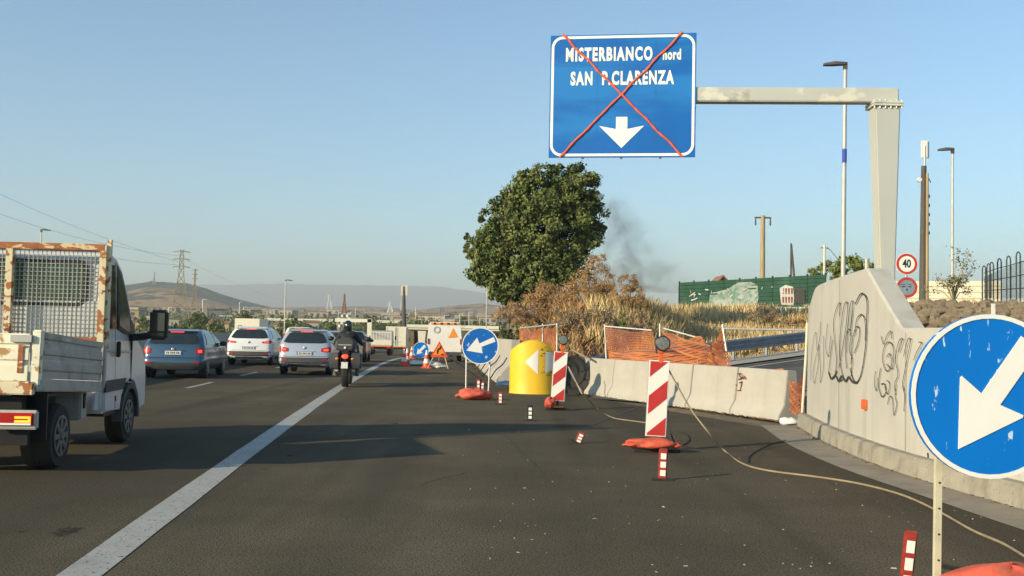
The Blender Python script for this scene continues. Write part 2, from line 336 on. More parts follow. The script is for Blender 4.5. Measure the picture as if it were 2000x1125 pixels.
# ================================================================ SETTING
def wall_x(y):                                # kerb foot as a function of distance (right side)
    pts = KERB
    for (a, b) in zip(pts, pts[1:]):
        if min(a.y, b.y) <= y <= max(a.y, b.y):
            t = (y - a.y) / (b.y - a.y + 1e-9); return a.x + (b.x - a.x) * t
    return 5.2
KERB = [G(1556, 833), G(1591, 856), G(1650, 885), G(1725, 916), G(1822, 948), G(2000, 1000)]
KERB += [Vector((KERB[-1].x + .28, 7.6, 0)), Vector((KERB[-1].x + 1.0, 5.6, 0)), Vector((KERB[-1].x + 2.4, 3.6, 0)), Vector((KERB[-1].x + 4.6, 2.0, 0))]
def resample(pts, step):
    out = [pts[0]]
    for a, b in zip(pts, pts[1:]):
        n = max(1, int((b - a).length / step))
        for i in range(1, n + 1): out.append(a.lerp(b, i / n))
    for _ in range(3):
        out = [out[0]] + [(out[i - 1] + out[i] * 2 + out[i + 1]) / 4 for i in range(1, len(out) - 1)] + [out[-1]]
    return out
KP = resample(KERB, .35)
def T(x, y):                                  # terrain height
    d = y; s = x - E(y)
    far = -2.1 + .0265 * max(0, y - 200) if y > 190 else H(y)
    if y > 190: far = min(max(far, -2.0), 19 + .0015 * (y - 1100))
    if y < 190:
        z = H(y) - .05
        if s < -19: z += -.5 * sm(-19, -26, s) * 0 + sm(-19, -24, s) * (-1.2)
    else: z = far
    if s > 4.6 or x > 3:
        t, v = ramp(x, y)
        keep = 1 if x / max(y, 1) > -.006 else 1 - sm(56, 68, y)
        keep *= 1 - sm(150, 260, y)
        rz = RZ(x, y)
        if v > -9 and y > 18 and x > wall_x(y) - 8:
            zr = rz - .03 if t > -2 else z
            bank = sm(5.8, 11.5, v) * sm(5.2, 8.0, s) if x > -2.5 or True else 0
            z = max(z, zr) if t > -2 and v < 6 else z
            a_ = sm(.13, .19, x / max(y, 1)); pl = 2.4 * (1 - a_) + (1.6 + 1.4 * sm(47, 58, y)) * a_
            z = z + (pl - z) * bank * keep
            if v >= 5.6 and bank < 1 and t > 0: z = max(z, (rz - .03) * keep)
        if x > 5.6 and y > -5 and v < -3.3:
            z = max(z, .9 * sm(5.9, 7.5, x), 2.38 * sm(-.15, .45, (x - 9.2) * .88 + (y - 24.35) * .47))
        if y > 60 and x > 4: z = max(z, (3.2 + .01 * (y - 60)) * keep)
    return z
def axis(a, b, s0, g=1.12):
    out = [a]; s = s0
    while out[-1] < b: out.append(out[-1] + s); s *= g
    return out
ys = [-40, -20, -8] + smart(0, 70, 120) + axis(72, 10200, 2.0, 1.06)
def gx(y):
    c = E(y) if y < 400 else E(400)
    return c
us = [-4200, -2400, -1400, -800, -500, -300, -200, -130, -90, -60, -40, -30, -25, -22, -19] + smart(-17, 4, 10) + smart(4.6, 34, 75) + [37, 41, 47, 55, 70, 90, 130, 200, 300, 500, 800, 1400, 2400, 4200]
g = MB(); nu = len(us)
for y in ys:
    for u in us:
        x = gx(y) + u
        r = random.Random(int(u * 31 + y * 17)); n = (r.random() - .5) * (.12 if u > 9 and y > 14 else 0)
        g.v.append((x, y, T(x, y) + n))
for i in range(len(ys) - 1):
    for j in range(nu - 1):
        a = i * nu + j; g.f.append((a, a + 1, a + nu + 1, a + nu))
        cx = gx(ys[i]) + us[j]; g.m.append(1 if ys[i] > 120 or us[j] < -25 else 0)
gr = setting(g.build('ground', [M['soil'], M['plain']], smooth=60))
# road sheet
def strip(name, m, o0, o1, y0, y1, dz, step=1.0, wob=0):
    b = MB(); n = int((y1 - y0) / step) + 1
    for i in range(n + 1):
        y = y0 + (y1 - y0) * i / n; w0 = (random.random() - .5) * wob; w1 = (random.random() - .5) * wob
        b.v += [(E(y) + o0 + w0, y, H(y) + dz), (E(y) + o1 + w1, y, H(y) + dz)]
    for i in range(n): b.f.append((2 * i, 2 * i + 1, 2 * i + 3, 2 * i + 2)); b.m.append(0)
    return setting(b.build(name, m))
# carriageway: right limit follows the barriers and then the kerb
b = MB(); yy = smart(-12, 190, 260)
def right_lim(y):
    if y < 17.5: return (wall_x(y) if y > 2.2 else 12) + .1
    if y < 30: return E(y) + 5.4 + (30 - y) / 12.5 * 2.9
    return E(y) + 5.2
for y in yy: b.v += [(E(y) - 18.5, y, H(y)), (E(y) - 9, y, H(y)), (E(y), y, H(y)), (right_lim(y), y, H(y))]
for i in range(len(yy) - 1):
    for k in range(3): a = i * 4 + k; b.f.append((a, a + 1, a + 5, a + 4)); b.m.append(0)
setting(b.build('road', M['asphalt']))
strip('edge_line', M['line'], -.14, .14, -4, 185, .004, wob=.012)
strip('inner_edge_line', M['line'], -7.85, -7.65, 5, 185, .004)
strip('opposite_edge_line', M['line'], -9.9, -9.7, 5, 185, .004)
b = MB()
for k in range(-1, 22):
    y0 = 18.6 + 7.5 * k; n = 3
    for q in range(n + 1):
        y = y0 + 3.0 * q / n; b.v += [(E(y) - 3.82, y, H(y) + .004), (E(y) - 3.68, y, H(y) + .004)]
    o = (k + 1) * 8
    for q in range(n): b.f.append((o + 2 * q, o + 2 * q + 1, o + 2 * q + 3, o + 2 * q + 2)); b.m.append(0)
setting(b.build('lane_dashes', M['line']))
b = MB()
for k in range(0, 18):
    y0 = 22 + 7.5 * k; o = len(b.v)
    for y in (y0, y0 + 3): b.v += [(E(y) - 13.8, y, H(y) + .004), (E(y) - 13.66, y, H(y) + .004)]
    b.f.append((o, o + 1, o + 3, o + 2)); b.m.append(0)
setting(b.build('opposite_lane_dashes', M['line']))
# ramp surface
b = MB(); tn = smart(-1, 60, 50)
for t in tn:
    vm = min(5.0, 1.0 + 1.25 * (t + 1))
    for v in (-3.6, -1.5, min(.5, vm * .5), vm):
        x = 3.5 + .74 * t - .67 * v; y = 25 + .67 * t + .74 * v
        b.v.append((x, y, max(RZ(x, y), .063 * max(0, t - 1) * sm(0, 5, t)) + .012))
for i in range(len(tn) - 1):
    for k in range(3): a = i * 4 + k; b.f.append((a, a + 1, a + 5, a + 4)); b.m.append(0)
setting(b.build('exit_ramp', M['asphalt2']))
def ramp_strip(name, v0, v1, t0, t1, dz, m):
    b = MB(); tn = smart(t0, t1, 30)
    for t in tn:
        for v in (v0, v1):
            x = 3.5 + .74 * t - .67 * v; y = 25 + .67 * t + .74 * v; b.v.append((x, y, RZ(x, y) + dz))
    for i in range(len(tn) - 1): a = i * 2; b.f.append((a, a + 1, a + 3, a + 2)); b.m.append(0)
    return setting(b.build(name, m))
ramp_strip('ramp_edge_line', 3.35, 3.5, 3, 50, .018, M['line'])
ramp_strip('ramp_right_line', -1.6, -1.45, -1, 50, .018, M['line'])
ramp_strip('ramp_verge', 4.1, 5.5, 3, 50, .06, M['concrete'])
# gutter apron at the wall foot
GO = [G(1486, 831), G(1530, 864), G(1590, 893), G(1660, 922), G(1822, 976), G(2000, 1037.6)]
GO += [Vector((GO[-1].x + .25, 6.6, 0)), Vector((GO[-1].x + 1.0, 4.6, 0)), Vector((GO[-1].x + 2.5, 2.6, 0)), Vector((GO[-1].x + 5, 1.2, 0))]
ga = resample(GO, .35); b = MB(); n = 60
def at_t(pts, t):
    k = t * (len(pts) - 1); i = min(int(k), len(pts) - 2); return pts[i].lerp(pts[i + 1], k - i)
for i in range(n + 1):
    a = at_t(ga, i / n); c = at_t(KP, i / n); b.v += [(a.x, a.y, .006), (c.x + .05, c.y, .02)]
for i in range(n): b.f.append((2 * i, 2 * i + 1, 2 * i + 3, 2 * i + 2)); b.m.append(0)
setting(b.build('gutter_apron', M['gutter']))
# tar seam and asphalt patch seam
b = MB()
for pts, wd in (([(985, 848), (1010, 878), (1040, 905), (1062, 930)], .012), ([(1300, 775), (1150, 832)], .02), ([(1505, 850), (1480, 900), (1470, 905)], .0)):
    q = [G(*p) + Vector((0, 0, .005)) for p in pts]
    for a, c in zip(q, q[1:]):
        n2 = (c - a).cross(Vector((0, 0, 1))).normalized() * (wd + .004); o = len(b.v)
        b.v += [a - n2, a + n2, c + n2, c - n2]; b.f.append((o, o + 1, o + 2, o + 3)); b.m.append(0)
rc = random.Random(17)
for k in range(11):
    y = rc.uniform(5.5, 20); x = rc.uniform(-1.5, 3.6) if k < 7 else E(y) - rc.uniform(.8, 5.5); a_ = rc.uniform(-.35, .35) if k % 3 else rc.uniform(1.2, 1.8); q = [Vector((x, y, .0055))]
    for _ in range(rc.randint(8, 22)): a_ += rc.gauss(0, .22); q.append(q[-1] + Vector((math.sin(a_), math.cos(a_), 0)) * .14)
    for a, c in zip(q, q[1:]):
        if a.x > right_lim(a.y) - .9: continue
        n2 = (c - a).cross(Vector((0, 0, 1))).normalized() * rc.uniform(.003, .008); o = len(b.v)
        b.v += [a - n2, a + n2, c + n2, c - n2]; b.f.append((o, o + 1, o + 2, o + 3)); b.m.append(0)
setting(b.build('road_seam', M['joint']))
# hills and mountains
def hill(name, m, ridge, d, depth, base_z, px_step=6, nd=26, rough=.08, seed=1):
    rr = np.random.default_rng(seed); b = MB(); pxs = np.arange(ridge[0][0], ridge[-1][0] + 1, px_step)
    rp = np.interp(pxs, [r[0] for r in ridge], [r[1] for r in ridge]); ph = rr.uniform(0, 6, 12)
    for i in range(nd):
        dd = d + depth * (i / (nd - 1) - .5) * 2
        for k, px in enumerate(pxs):
            p = P(float(px), float(rp[k]), d); q = i / (nd - 1) * 2 - 1
            hgt = p.z - base_z; prof = max(0, 1 - abs(q) ** 1.7)
            nz = sum(math.sin(px * .021 * (j + 1) + ph[j] + q * 3.1 * (j + 1)) / (j + 1.5) for j in range(8))
            nz += sum(math.sin(px * .19 * (j + 1) + ph[j + 4] * q * 3) / (j + 3) for j in range(5)) * .3
            z = base_z + hgt * prof * (1 + rough * nz * (1 - prof ** 6) ) + (rr.random() - .5) * hgt * .02
            b.v.append((p.x * dd / d, dd, z))
    nk = len(pxs)
    for i in range(nd - 1):
        for k in range(nk - 1):
            a = i * nk + k; b.f.append((a, a + 1, a + nk + 1, a + nk)); b.m.append(0)
    return setting(b.build(name, m, smooth=80))
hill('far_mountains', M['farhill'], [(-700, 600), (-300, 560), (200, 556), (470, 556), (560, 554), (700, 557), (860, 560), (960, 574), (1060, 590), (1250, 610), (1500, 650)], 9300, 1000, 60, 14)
hill('left_hill', M['hill'], [(-500, 640), (-200, 604), (0, 580), (150, 572), (250, 570), (285, 563), (320, 562), (350, 567), (385, 577), (420, 590), (470, 604), (520, 614), (580, 630)], 1500, 420, 22, 5, seed=3)
hill('wooded_ridge', M['hillgreen'], [(-300, 610), (200, 560), (240, 557), (262, 555), (296, 549), (330, 552), (362, 553), (400, 563), (430, 574), (470, 586), (510, 596), (600, 618)], 1950, 260, 30, 5, seed=5)
hill('middle_hill', M['hill'], [(380, 640), (460, 610), (530, 601), (600, 600), (680, 599), (720, 598), (780, 603), (830, 608), (900, 618), (980, 640)], 2300, 400, 28, 5, seed=8)
hill('right_hill', M['hill'], [(700, 640), (780, 612), (840, 603), (890, 597), (940, 594), (985, 598), (1040, 604), (1150, 606), (1300, 620), (1500, 650)], 1800, 350, 24, 5, seed=12)
# haze and smoke
hz = MB().box((0, 5700, 236), (22000, 11800, 500)).build('haze', [], None)
hz.data.materials.clear(); hm = bpy.data.materials.new('haze'); hm.use_nodes = True; N, L = nodes_of(hm)
N.remove(N['Principled BSDF']); pv = N.new('ShaderNodeVolumePrincipled'); pv.inputs['Density'].default_value = HAZE = 2.2e-4
pv.inputs['Color'].default_value = (.86, .90, .91, 1); pv.inputs['Anisotropy'].default_value = 0
L.new(pv.outputs[0], N['Material Output'].inputs['Volume']); hz.data.materials.append(hm); tag(hz, kind='stuff')
# ================================================================ STRUCTURES ON THE RIGHT
# --- retaining wall with graffiti
def wall_top(y):
    if y > 17.2: return 2.46 - .30 * sm(17.2, 18.2, y) ** 1.5
    if y > 13.8: return 2.52 - .06 * (y - 13.8) / 3.4
    if y > 12.4: return 1.70 + .82 * (y - 12.4) / 1.4
    return 1.70
wall = thing('retaining_wall', 'tall pale concrete wall with sprayed graffiti and a sloping top, on the right', 'wall')
WP = KP; nrm = []
for i in range(len(WP)):
    t = (WP[min(i + 1, len(WP) - 1)] - WP[max(i - 1, 0)]).normalized(); nrm.append(Vector((-t.y, t.x, 0)))
# path runs from far to near, outward (towards +x) is to the left of travel
sec = []
fine = []
for i in range(len(WP) - 1):
    for q in range(3): fine.append((WP[i].lerp(WP[i + 1], q / 3), nrm[i].lerp(nrm[i + 1], q / 3)))
fine.append((WP[-1], nrm[-1]))
for p, n in fine:
    h = wall_top(p.y); f = p + n * .17; bk = p + n * .48
    sec.append([(f.x, f.y, .1), (f.x + n.x * .02, f.y + n.y * .02, h - .03), (f.x + n.x * .05, f.y + n.y * .05, h), (bk.x, bk.y, h), (bk.x, bk.y, .1)])
MB().loft(sec).build('wall_body', M['wallconc'], wall, smooth=25)
sec = []
for p, n in fine:
    a = p; c = p + n * .16; sec.append([(a.x - .0, a.y, -.05), (a.x + n.x * .02, a.y + n.y * .02, .20), (c.x - n.x * .10, c.y - n.y * .10, .235), (c.x + n.x * .1, c.y + n.y * .1, .24), (c.x + n.x * .1, c.y + n.y * .1, -.05)])
MB().loft(sec).build('plinth', M['plinth'], wall, smooth=30)
def on_wall(px, py):
    r = ray(px, py); best = None
    pts = [p + n * .165 for p, n in fine]
    for a, c in zip(pts, pts[1:]):
        # intersect k*(rx,ry) with a + t (c-a)
        dx, dy = c.x - a.x, c.y - a.y; det = r.x * (-dy) + dx * r.y
        if abs(det) < 1e-9: continue
        k = (a.x * (-dy) + dx * a.y) / det; t = (r.x * a.y - r.y * a.x) / det
        if -.01 <= t <= 1.01 and k > 0:
            p = Vector((r.x * k, r.y * k, EYE + r.z * k)); nn = Vector((dy, -dx, 0)).normalized()
            if nn.x > 0: nn = -nn
            return p + nn * .004
    return None
def ribbon(mb, pts, wd):
    q = [p for p in pts if p is not None]
    for k, (a, c) in enumerate(zip(q, q[1:])):
        d = (c - a)
        if d.length < 1e-4: continue
        side = d.cross(Vector((1, .25, 0))).normalized() * wd * .5; d = d.normalized() * wd * .25; o = len(mb.v)
        mb.v += [a - side - d, a + side - d, c + side + d, c - side + d]; mb.f.append((o, o + 1, o + 2, o + 3)); mb.m.append(0)
def smooth_pts(p, k=5):
    out = []
    for i in range(len(p) - 1):
        p0 = p[max(i - 1, 0)]; p1 = p[i]; p2 = p[i + 1]; p3 = p[min(i + 2, len(p) - 1)]
        for j in range(k):
            t = j / k; out.append(tuple(.5 * ((2 * b) + (-a + c) * t + (2 * a - 5 * b + 4 * c - d) * t * t + (-a + 3 * b - 3 * c + d) * t ** 3) for a, b, c, d in zip(p0, p1, p2, p3)))
    out.append(p[-1]); return out
STR = [([(150, 580), (160, 610), (180, 600), (190, 520), (180, 420), (175, 330), (190, 260), (208, 235), (205, 300)], .016),
 ([(170, 420), (160, 500), (150, 580)], .014), ([(185, 600), (200, 625), (222, 610), (212, 560), (205, 470), (215, 330), (230, 240), (245, 240), (240, 330), (225, 430), (202, 560)], .016),
 ([(240, 480), (250, 320), (260, 240), (272, 230), (268, 300), (262, 360)], .016), ([(270, 260), (262, 330), (258, 400)], .012),
 ([(283, 240), (310, 190), (332, 198), (343, 240), (340, 330), (335, 450), (315, 580), (290, 632), (270, 610), (258, 560)], .022),
 ([(282, 400), (290, 320), (315, 292), (333, 330), (333, 420)], .016), ([(262, 540), (270, 420), (285, 360), (300, 355), (305, 390), (295, 440), (278, 485)], .016),
 ([(240, 560), (235, 480), (240, 390), (255, 365), (262, 400), (255, 470), (268, 520), (262, 600)], .016),
 ([(150, 580), (162, 612), (180, 598), (190, 575)], .034), ([(188, 600), (200, 625), (215, 600), (235, 625), (250, 605), (268, 628), (292, 632)], .036),
 ([(110, 330), (105, 420), (75, 560), (78, 635), (98, 540), (100, 440), (110, 560), (108, 630), (124, 560), (125, 400)], .012), ([(145, 340), (135, 450), (150, 500), (160, 400)], .012), ([(60, 620), (66, 480), (85, 380), (92, 470)], .011),
 ([(412, 400), (425, 440), (440, 400), (460, 375), (466, 412)], .012), ([(440, 540), (468, 560), (476, 470), (455, 430), (430, 450), (420, 520), (440, 575), (466, 540), (456, 488), (440, 505)], .012),
 ([(500, 480), (520, 415), (500, 430), (485, 520), (497, 590), (480, 640), (485, 692)], .012), ([(525, 500), (545, 420), (560, 420), (545, 500), (530, 580), (520, 640), (530, 690)], .012),
 ([(410, 560), (400, 640), (415, 702), (436, 680), (430, 640), (412, 640)], .014), ([(385, 575), (379, 640), (390, 672), (396, 610)], .011), ([(440, 620), (455, 640), (445, 690), (430, 650)], .011),
 ([(445, 740), (455, 700), (470, 720), (476, 795), (491, 740), (482, 700), (488, 640)], .011), ([(600, 430), (615, 435), (590, 480), (575, 520)], .011), ([(520, 640), (530, 700), (526, 775)], .011), ([(645, 985), (647, 1005)], .02)]
gb = MB()
for pl, wd in STR: ribbon(gb, [on_wall(1560 + u / 2.557, 500 + v / 2.557) for u, v in smooth_pts(pl)], wd)
gb.build('graffiti', M['ink'], wall)
p = on_wall(1691, 790); MB().box(p - Vector((.02, 0, 0)), (.045, .10, .13)).build('orange_reflector', M['orange'], wall)
# vertical pour joints in the wall
jb = MB()
for px in (1640, 1769, 1905):
    a = on_wall(px, 560 if px < 1700 else 650); c = on_wall(px, 820 if px < 1700 else 880)
    if a and c: a.z = wall_top(a.y) - .06; c.z = .25; c.x, c.y = a.x, a.y; ribbon(jb, [a, c], .007)
jb.build('pour_joint', M['joint'], wall)
# --- concrete barriers
JP = [(-.30, 0), (-.30, .09), (-.17, .30), (-.10, .95), (.10, .95), (.17, .30), (.30, .09), (.30, 0)]
def barrier(name, label, a, c, prof, m, cat='barrier', group=None, z0=0, z1=0, gap=.012):
    d = (c - a); L_ = d.length; rz = math.atan2(d.y, d.x); o = MB()
    o.loft([[(x, y, z) for y, z in prof] for x in [gap] + smart(.06, L_ - .06, 5) + [L_ - gap]])
    ob = o.build(name, m, bevel=.012); ob.location = (a.x, a.y, z0); ob.rotation_euler = (0, -math.atan2(z1 - z0, L_), rz)
    return tag(ob, label, cat, group)
F = [G(1127, 768), G(1186, 777), G(1338, 797), G(1425, 809), G(1521, 823)]
def back(a, c, k=.30):
    n = Vector((-(c - a).y, (c - a).x, 0)).normalized() * k
    if n.y < 0: n = -n
    return a + n, c + n
lb = ['bright concrete road barrier with a black scribble, left end behind the striped panel', 'concrete road barrier in the middle, just behind the large striped panel', 'short concrete road barrier right of the large striped panel', 'concrete road barrier with red scribbled letters, right end by the tall wall']
BAR = []
for k in range(4):
    a, c = back(F[k], F[k + 1]); BAR.append(barrier('road_barrier', lb[k], a, c, JP, M['concrete'], group='road barriers closing the exit ramp'))
def on_face(px, py, k):                        # point on the front face of barrier k
    a, c = F[k], F[k + 1]; r = ray(px, py); n = Vector((-(c - a).y, (c - a).x, 0)).normalized()
    if n.y < 0: n = -n
    a2 = a + n * .155; o = Vector((0, 0, EYE)); kk = (a2 - o).dot(n) / r.dot(n); return o + r * kk - n * .012
sc = MB()
for pl in ([(1441, 730), (1447, 729), (1445, 734), (1449, 739), (1443, 741)], [(1452, 732), (1451, 740), (1455, 735), (1457, 741)], [(1438, 750), (1440, 754)], [(1445, 748), (1450, 745), (1447, 762), (1441, 763), (1449, 763)]):
    q = [on_face(x, y, 3) for x, y in pl]
    for a, c in zip(q, q[1:]): sc.tube([a, c], .010, 5)
ob = sc.build('scribble', M['inkred']); ob.parent = BAR[3]; ob.matrix_parent_inverse = (Matrix.Translation(BAR[3].location) @ BAR[3].rotation_euler.to_matrix().to_4x4()).inverted()
sc = MB()
for pl in ([(1128, 716), (1136, 703), (1133, 714), (1140, 713), (1138, 719), (1144, 722)],):
    q = [on_face(x, y, 0) for x, y in smooth_pts(pl, 3)]
    for a, c in zip(q, q[1:]): sc.tube([a, c], .009, 5)
ob = sc.build('scribble', M['ink']); ob.parent = BAR[0]; ob.matrix_parent_inverse = (Matrix.Translation(BAR[0].location) @ BAR[0].rotation_euler.to_matrix().to_4x4()).inverted()
# parapet with wide foot, running away on the right side of the main road
PP = [(-.55, 0), (-.55, .10), (-.42, .34), (-.16, .62), (-.13, 1.36), (.13, 1.36), (.16, .5), (.35, 0)]
ps = [Vector((E(y) + 5.05 - (0 if y > 33 else 0), y, H(y))) for y in (31.5, 36, 41, 47, 54, 62, 72, 84, 98, 120)]
seat_ = ['first parapet section behind the yellow drum, pale with a curved foot', 'second parapet section, seen right of the blue arrow sign', 'third parapet section, behind the blue arrow sign legs', 'fourth parapet section, left of the sign leg']
for k in range(len(ps) - 1):
    a, c = ps[k + 1], ps[k]
    barrier('parapet', seat_[k] if k < 4 else nth(k) + ' concrete parapet section from the yellow drum, along the shoulder towards the overpass', a, c, PP, M['concrete'], group='concrete parapet along the shoulder', z0=a.z, z1=c.z, gap=.02)
# median barrier
yv = [14, 20, 26, 32, 38, 44, 50, 56, 62, 70, 80, 92, 106, 122, 140, 160]
MP = [(-.30, 0), (-.30, .08), (-.18, .28), (-.10, 1.32), (.10, 1.32), (.18, .28), (.30, .08), (.30, 0)]
for k in range(len(yv) - 1):
    a = Vector((E(yv[k]) - 8.75, yv[k], H(yv[k]))); c = Vector((E(yv[k + 1]) - 8.75, yv[k + 1], H(yv[k + 1])))
    barrier('median_barrier', nth(k) + ' nearest section of the grey concrete median barrier beyond the left lane', a, c, MP, M['concrete'], group='median barrier sections', z0=a.z, z1=c.z)
# far verge barrier of the opposite carriageway
for k in range(0, len(yv) - 2):
    a = Vector((E(yv[k]) - 18.2, yv[k], H(yv[k]))); c = Vector((E(yv[k + 1]) - 18.2, yv[k + 1], H(yv[k + 1])))
    barrier('outer_barrier', nth(k) + ' nearest section of the pale barrier beyond the opposite carriageway', a, c, MP, M['concrete'], group='outer barrier sections', z0=a.z, z1=c.z)
# --- guardrail along the ramp
gr_ = thing('guardrail', 'triple corrugated steel guardrail along the far side of the closed ramp', 'guardrail')
def rp(t, v=5.15):
    x = 3.5 + .74 * t - .67 * v; y = 25 + .67 * t + .74 * v; return Vector((x, y, RZ(x, y)))
rail_t = smart(2.3, 46, 26); W = [(.0, .0), (.05, .04), (.05, .08), (0, .12), (0, .15), (.05, .19), (.05, .23), (0, .27), (0, .30), (.05, .34), (.05, .38), (0, .42)]
n_ = Vector((.67, -.74, 0))
sec = []
for t in rail_t:
    p = rp(t); sec.append([(p.x + n_.x * a, p.y + n_.y * a, p.z + .36 + b_) for a, b_ in W] + [(p.x + n_.x * (a - .008), p.y + n_.y * (a - .008), p.z + .36 + b_) for a, b_ in W[::-1]])
MB().loft(sec).build('rail_beam', M['rail'], gr_, smooth=30)
for k, t in enumerate(smart(2.6, 45, 22)):
    p = rp(t, 5.32); MB().box((p.x, p.y, p.z + .35), (.07, .1, .86), rz=math.atan2(.67, .74)).build('rail_post', M['rail'], gr_)
# --- gantry
gd = 24.6
gan = thing('sign_gantry', 'pale tapered steel gantry column with a long arm holding the motorway sign', 'gantry', (0, 0, 0))
ct = P(1727, 211, gd); cb = P(1728, 528, gd); zb = .4
wt = 50 / 2000 * gd / 2; wb = 33 / 2000 * gd / 2 * .93
cx_b = cb.x + .01
MB().loft([[(cx_b - wb * .9, gd - .2, zb), (cx_b + wb * .9, gd - .2, zb), (cx_b + wb * .9, gd + .2, zb), (cx_b - wb * .9, gd + .2, zb)],
           [(cb.x - wb, gd - .2, cb.z), (cb.x + wb, gd - .2, cb.z), (cb.x + wb, gd + .2, cb.z), (cb.x - wb, gd + .2, cb.z)],
           [(ct.x - wt, gd - .25, ct.z), (ct.x + wt, gd - .25, ct.z), (ct.x + wt, gd + .25, ct.z), (ct.x - wt, gd + .25, ct.z)]]).build('column', M['column'], gan, bevel=.03)
fl = MB(); fl.box((ct.x, gd, ct.z + .02), (wt * 2 + .10, .62, .05)); fl.box((ct.x, gd, ct.z + .085), (wt * 2 + .10, .62, .05))
fl.build('flange', M['gantry'], gan)
for k in range(6): MB().tube([(ct.x - wt - .02 + k * (2 * wt + .04) / 5, gd - .27, ct.z - .06), (ct.x - wt - .02 + k * (2 * wt + .04) / 5, gd - .27, ct.z + .14)], .022, 6).build('bolt', M['galv'], gan)
ar0 = P(1751, 196, gd); arm_dir = Vector((-math.cos(R(4)), math.sin(R(4)) * 1.0, 0))
armL = (ar0.x - P(1352, 197, gd + .4).x) / math.cos(R(4)); az = ct.z + .11 + .175
am = MB(); am.box((-armL / 2, 0, 0), (armL, .34, .35)); a_ = am.build('arm', M['gantry'], gan, bevel=.02); a_.location = (ar0.x, gd - .02, az); a_.rotation_euler = (0, 0, R(-4))
e_ = MB().box((0, 0, 0), (.03, .40, .40)).build('arm_end_plate', M['galv'], gan); e_.location = (ar0.x - armL * math.cos(R(4)) + .02, gd - .02 + armL * math.sin(R(4)), az)
# motorway sign
sg = thing('motorway_sign', 'large blue motorway sign crossed out with orange tape, MISTERBIANCO nord, SAN P.CLARENZA', 'sign', P(1215, 186.5, 24.95), R(-8))
SW, SH = 3.58, 3.06
MB().box((0, .03, 0), (SW, .04, SH)).build('panel', M['signblue'], sg)
def rrect(w_, h_, r_, n=8):
    pts = []
    for cx, cz, a0 in ((w_ / 2 - r_, h_ / 2 - r_, 0), (-w_ / 2 + r_, h_ / 2 - r_, 90), (-w_ / 2 + r_, -h_ / 2 + r_, 180), (w_ / 2 - r_, -h_ / 2 + r_, 270)):
        for k in range(n + 1): a = R(a0 + 90 * k / n); pts.append((cx + r_ * math.cos(a), cz + r_ * math.sin(a)))
    return pts
def ringpoly(mb, outer, inner, y, th):
    n = len(outer); vs = [(x, y, z) for x, z in outer] + [(x, y, z) for x, z in inner] + [(x, y + th, z) for x, z in outer] + [(x, y + th, z) for x, z in inner]
    fs = []
    for i in range(n): j = (i + 1) % n; fs += [(i, j, n + j, n + i), (i, 2 * n + i, 2 * n + j, j), (n + i, n + j, 3 * n + j, 3 * n + i)]
    mb.add(vs, fs)
b = MB(); ringpoly(b, rrect(SW - .06, SH - .06, .28), rrect(SW - .19, SH - .19, .22), .004, .005); b.build('border', M['signwhite'], sg)
b = MB(); text_mb(b, 'MISTERBIANCO', .315, -.34, 1.02, .004, xs=.58, bold=.062, space=1.22); b.build('lettering', M['signwhite'], sg)
b = MB(); text_mb(b, 'nord', .25, 1.20, .99, .004, xs=.60, bold=.055, space=1.1); b.build('lettering', M['signwhite'], sg)
b = MB(); text_mb(b, 'SAN', .315, -1.00, .42, .004, xs=.58, bold=.062, space=1.2); b.build('lettering', M['signwhite'], sg)
b = MB(); text_mb(b, 'P.CLARENZA', .315, .37, .42, .004, xs=.58, bold=.062, space=1.2); b.build('lettering', M['signwhite'], sg)
b = MB(); b.prism([(-.14, -.53), (.14, -.53), (.14, -.83), (.55, -.75), (0, -1.30), (-.55, -.75), (-.14, -.83)], .002, .006); b.build('arrow', M['signwhite'], sg)
b = MB()
for z in (-.15, .75): b.box((0, .0085, z), (SW - .3, .004, .006))
for x in (-.62, .82): b.box((x, .0085, 0), (.008, .004, SH - .3))
b.build('sheet_joint', mat('joint_blue', (.02, .12, .36), .5), sg)
for s_ in (1, -1):
    b = MB(); pts = []
    for k in range(41):
        q = k / 40; x = (-1.50 + 3.0 * q) * (1 if s_ > 0 else -1); z = 1.55 - 3.07 * q + .012 * math.sin(q * 37)
        if s_ < 0: x = 1.46 - 2.98 * q
        pts.append((x + .012 * math.sin(q * 29 + s_), -.012, z))
    b.tube(pts, [.027 + .006 * math.sin(k * 2.3) for k in range(41)], 6); b.build('cross_tape', mat('orange_tape', (.85, .13, .035), .5, var=.35, scale=9), sg)
for x in (-.95, 0, .95):
    MB().box((x, .09, 0), (.06, .08, SH + .04)).build('stiffener', M['galv'], sg)
for z in (.15, -.3): MB().box((.9, .14, z), (1.8, .06, .08)).build('stiffener', M['galv'], sg)
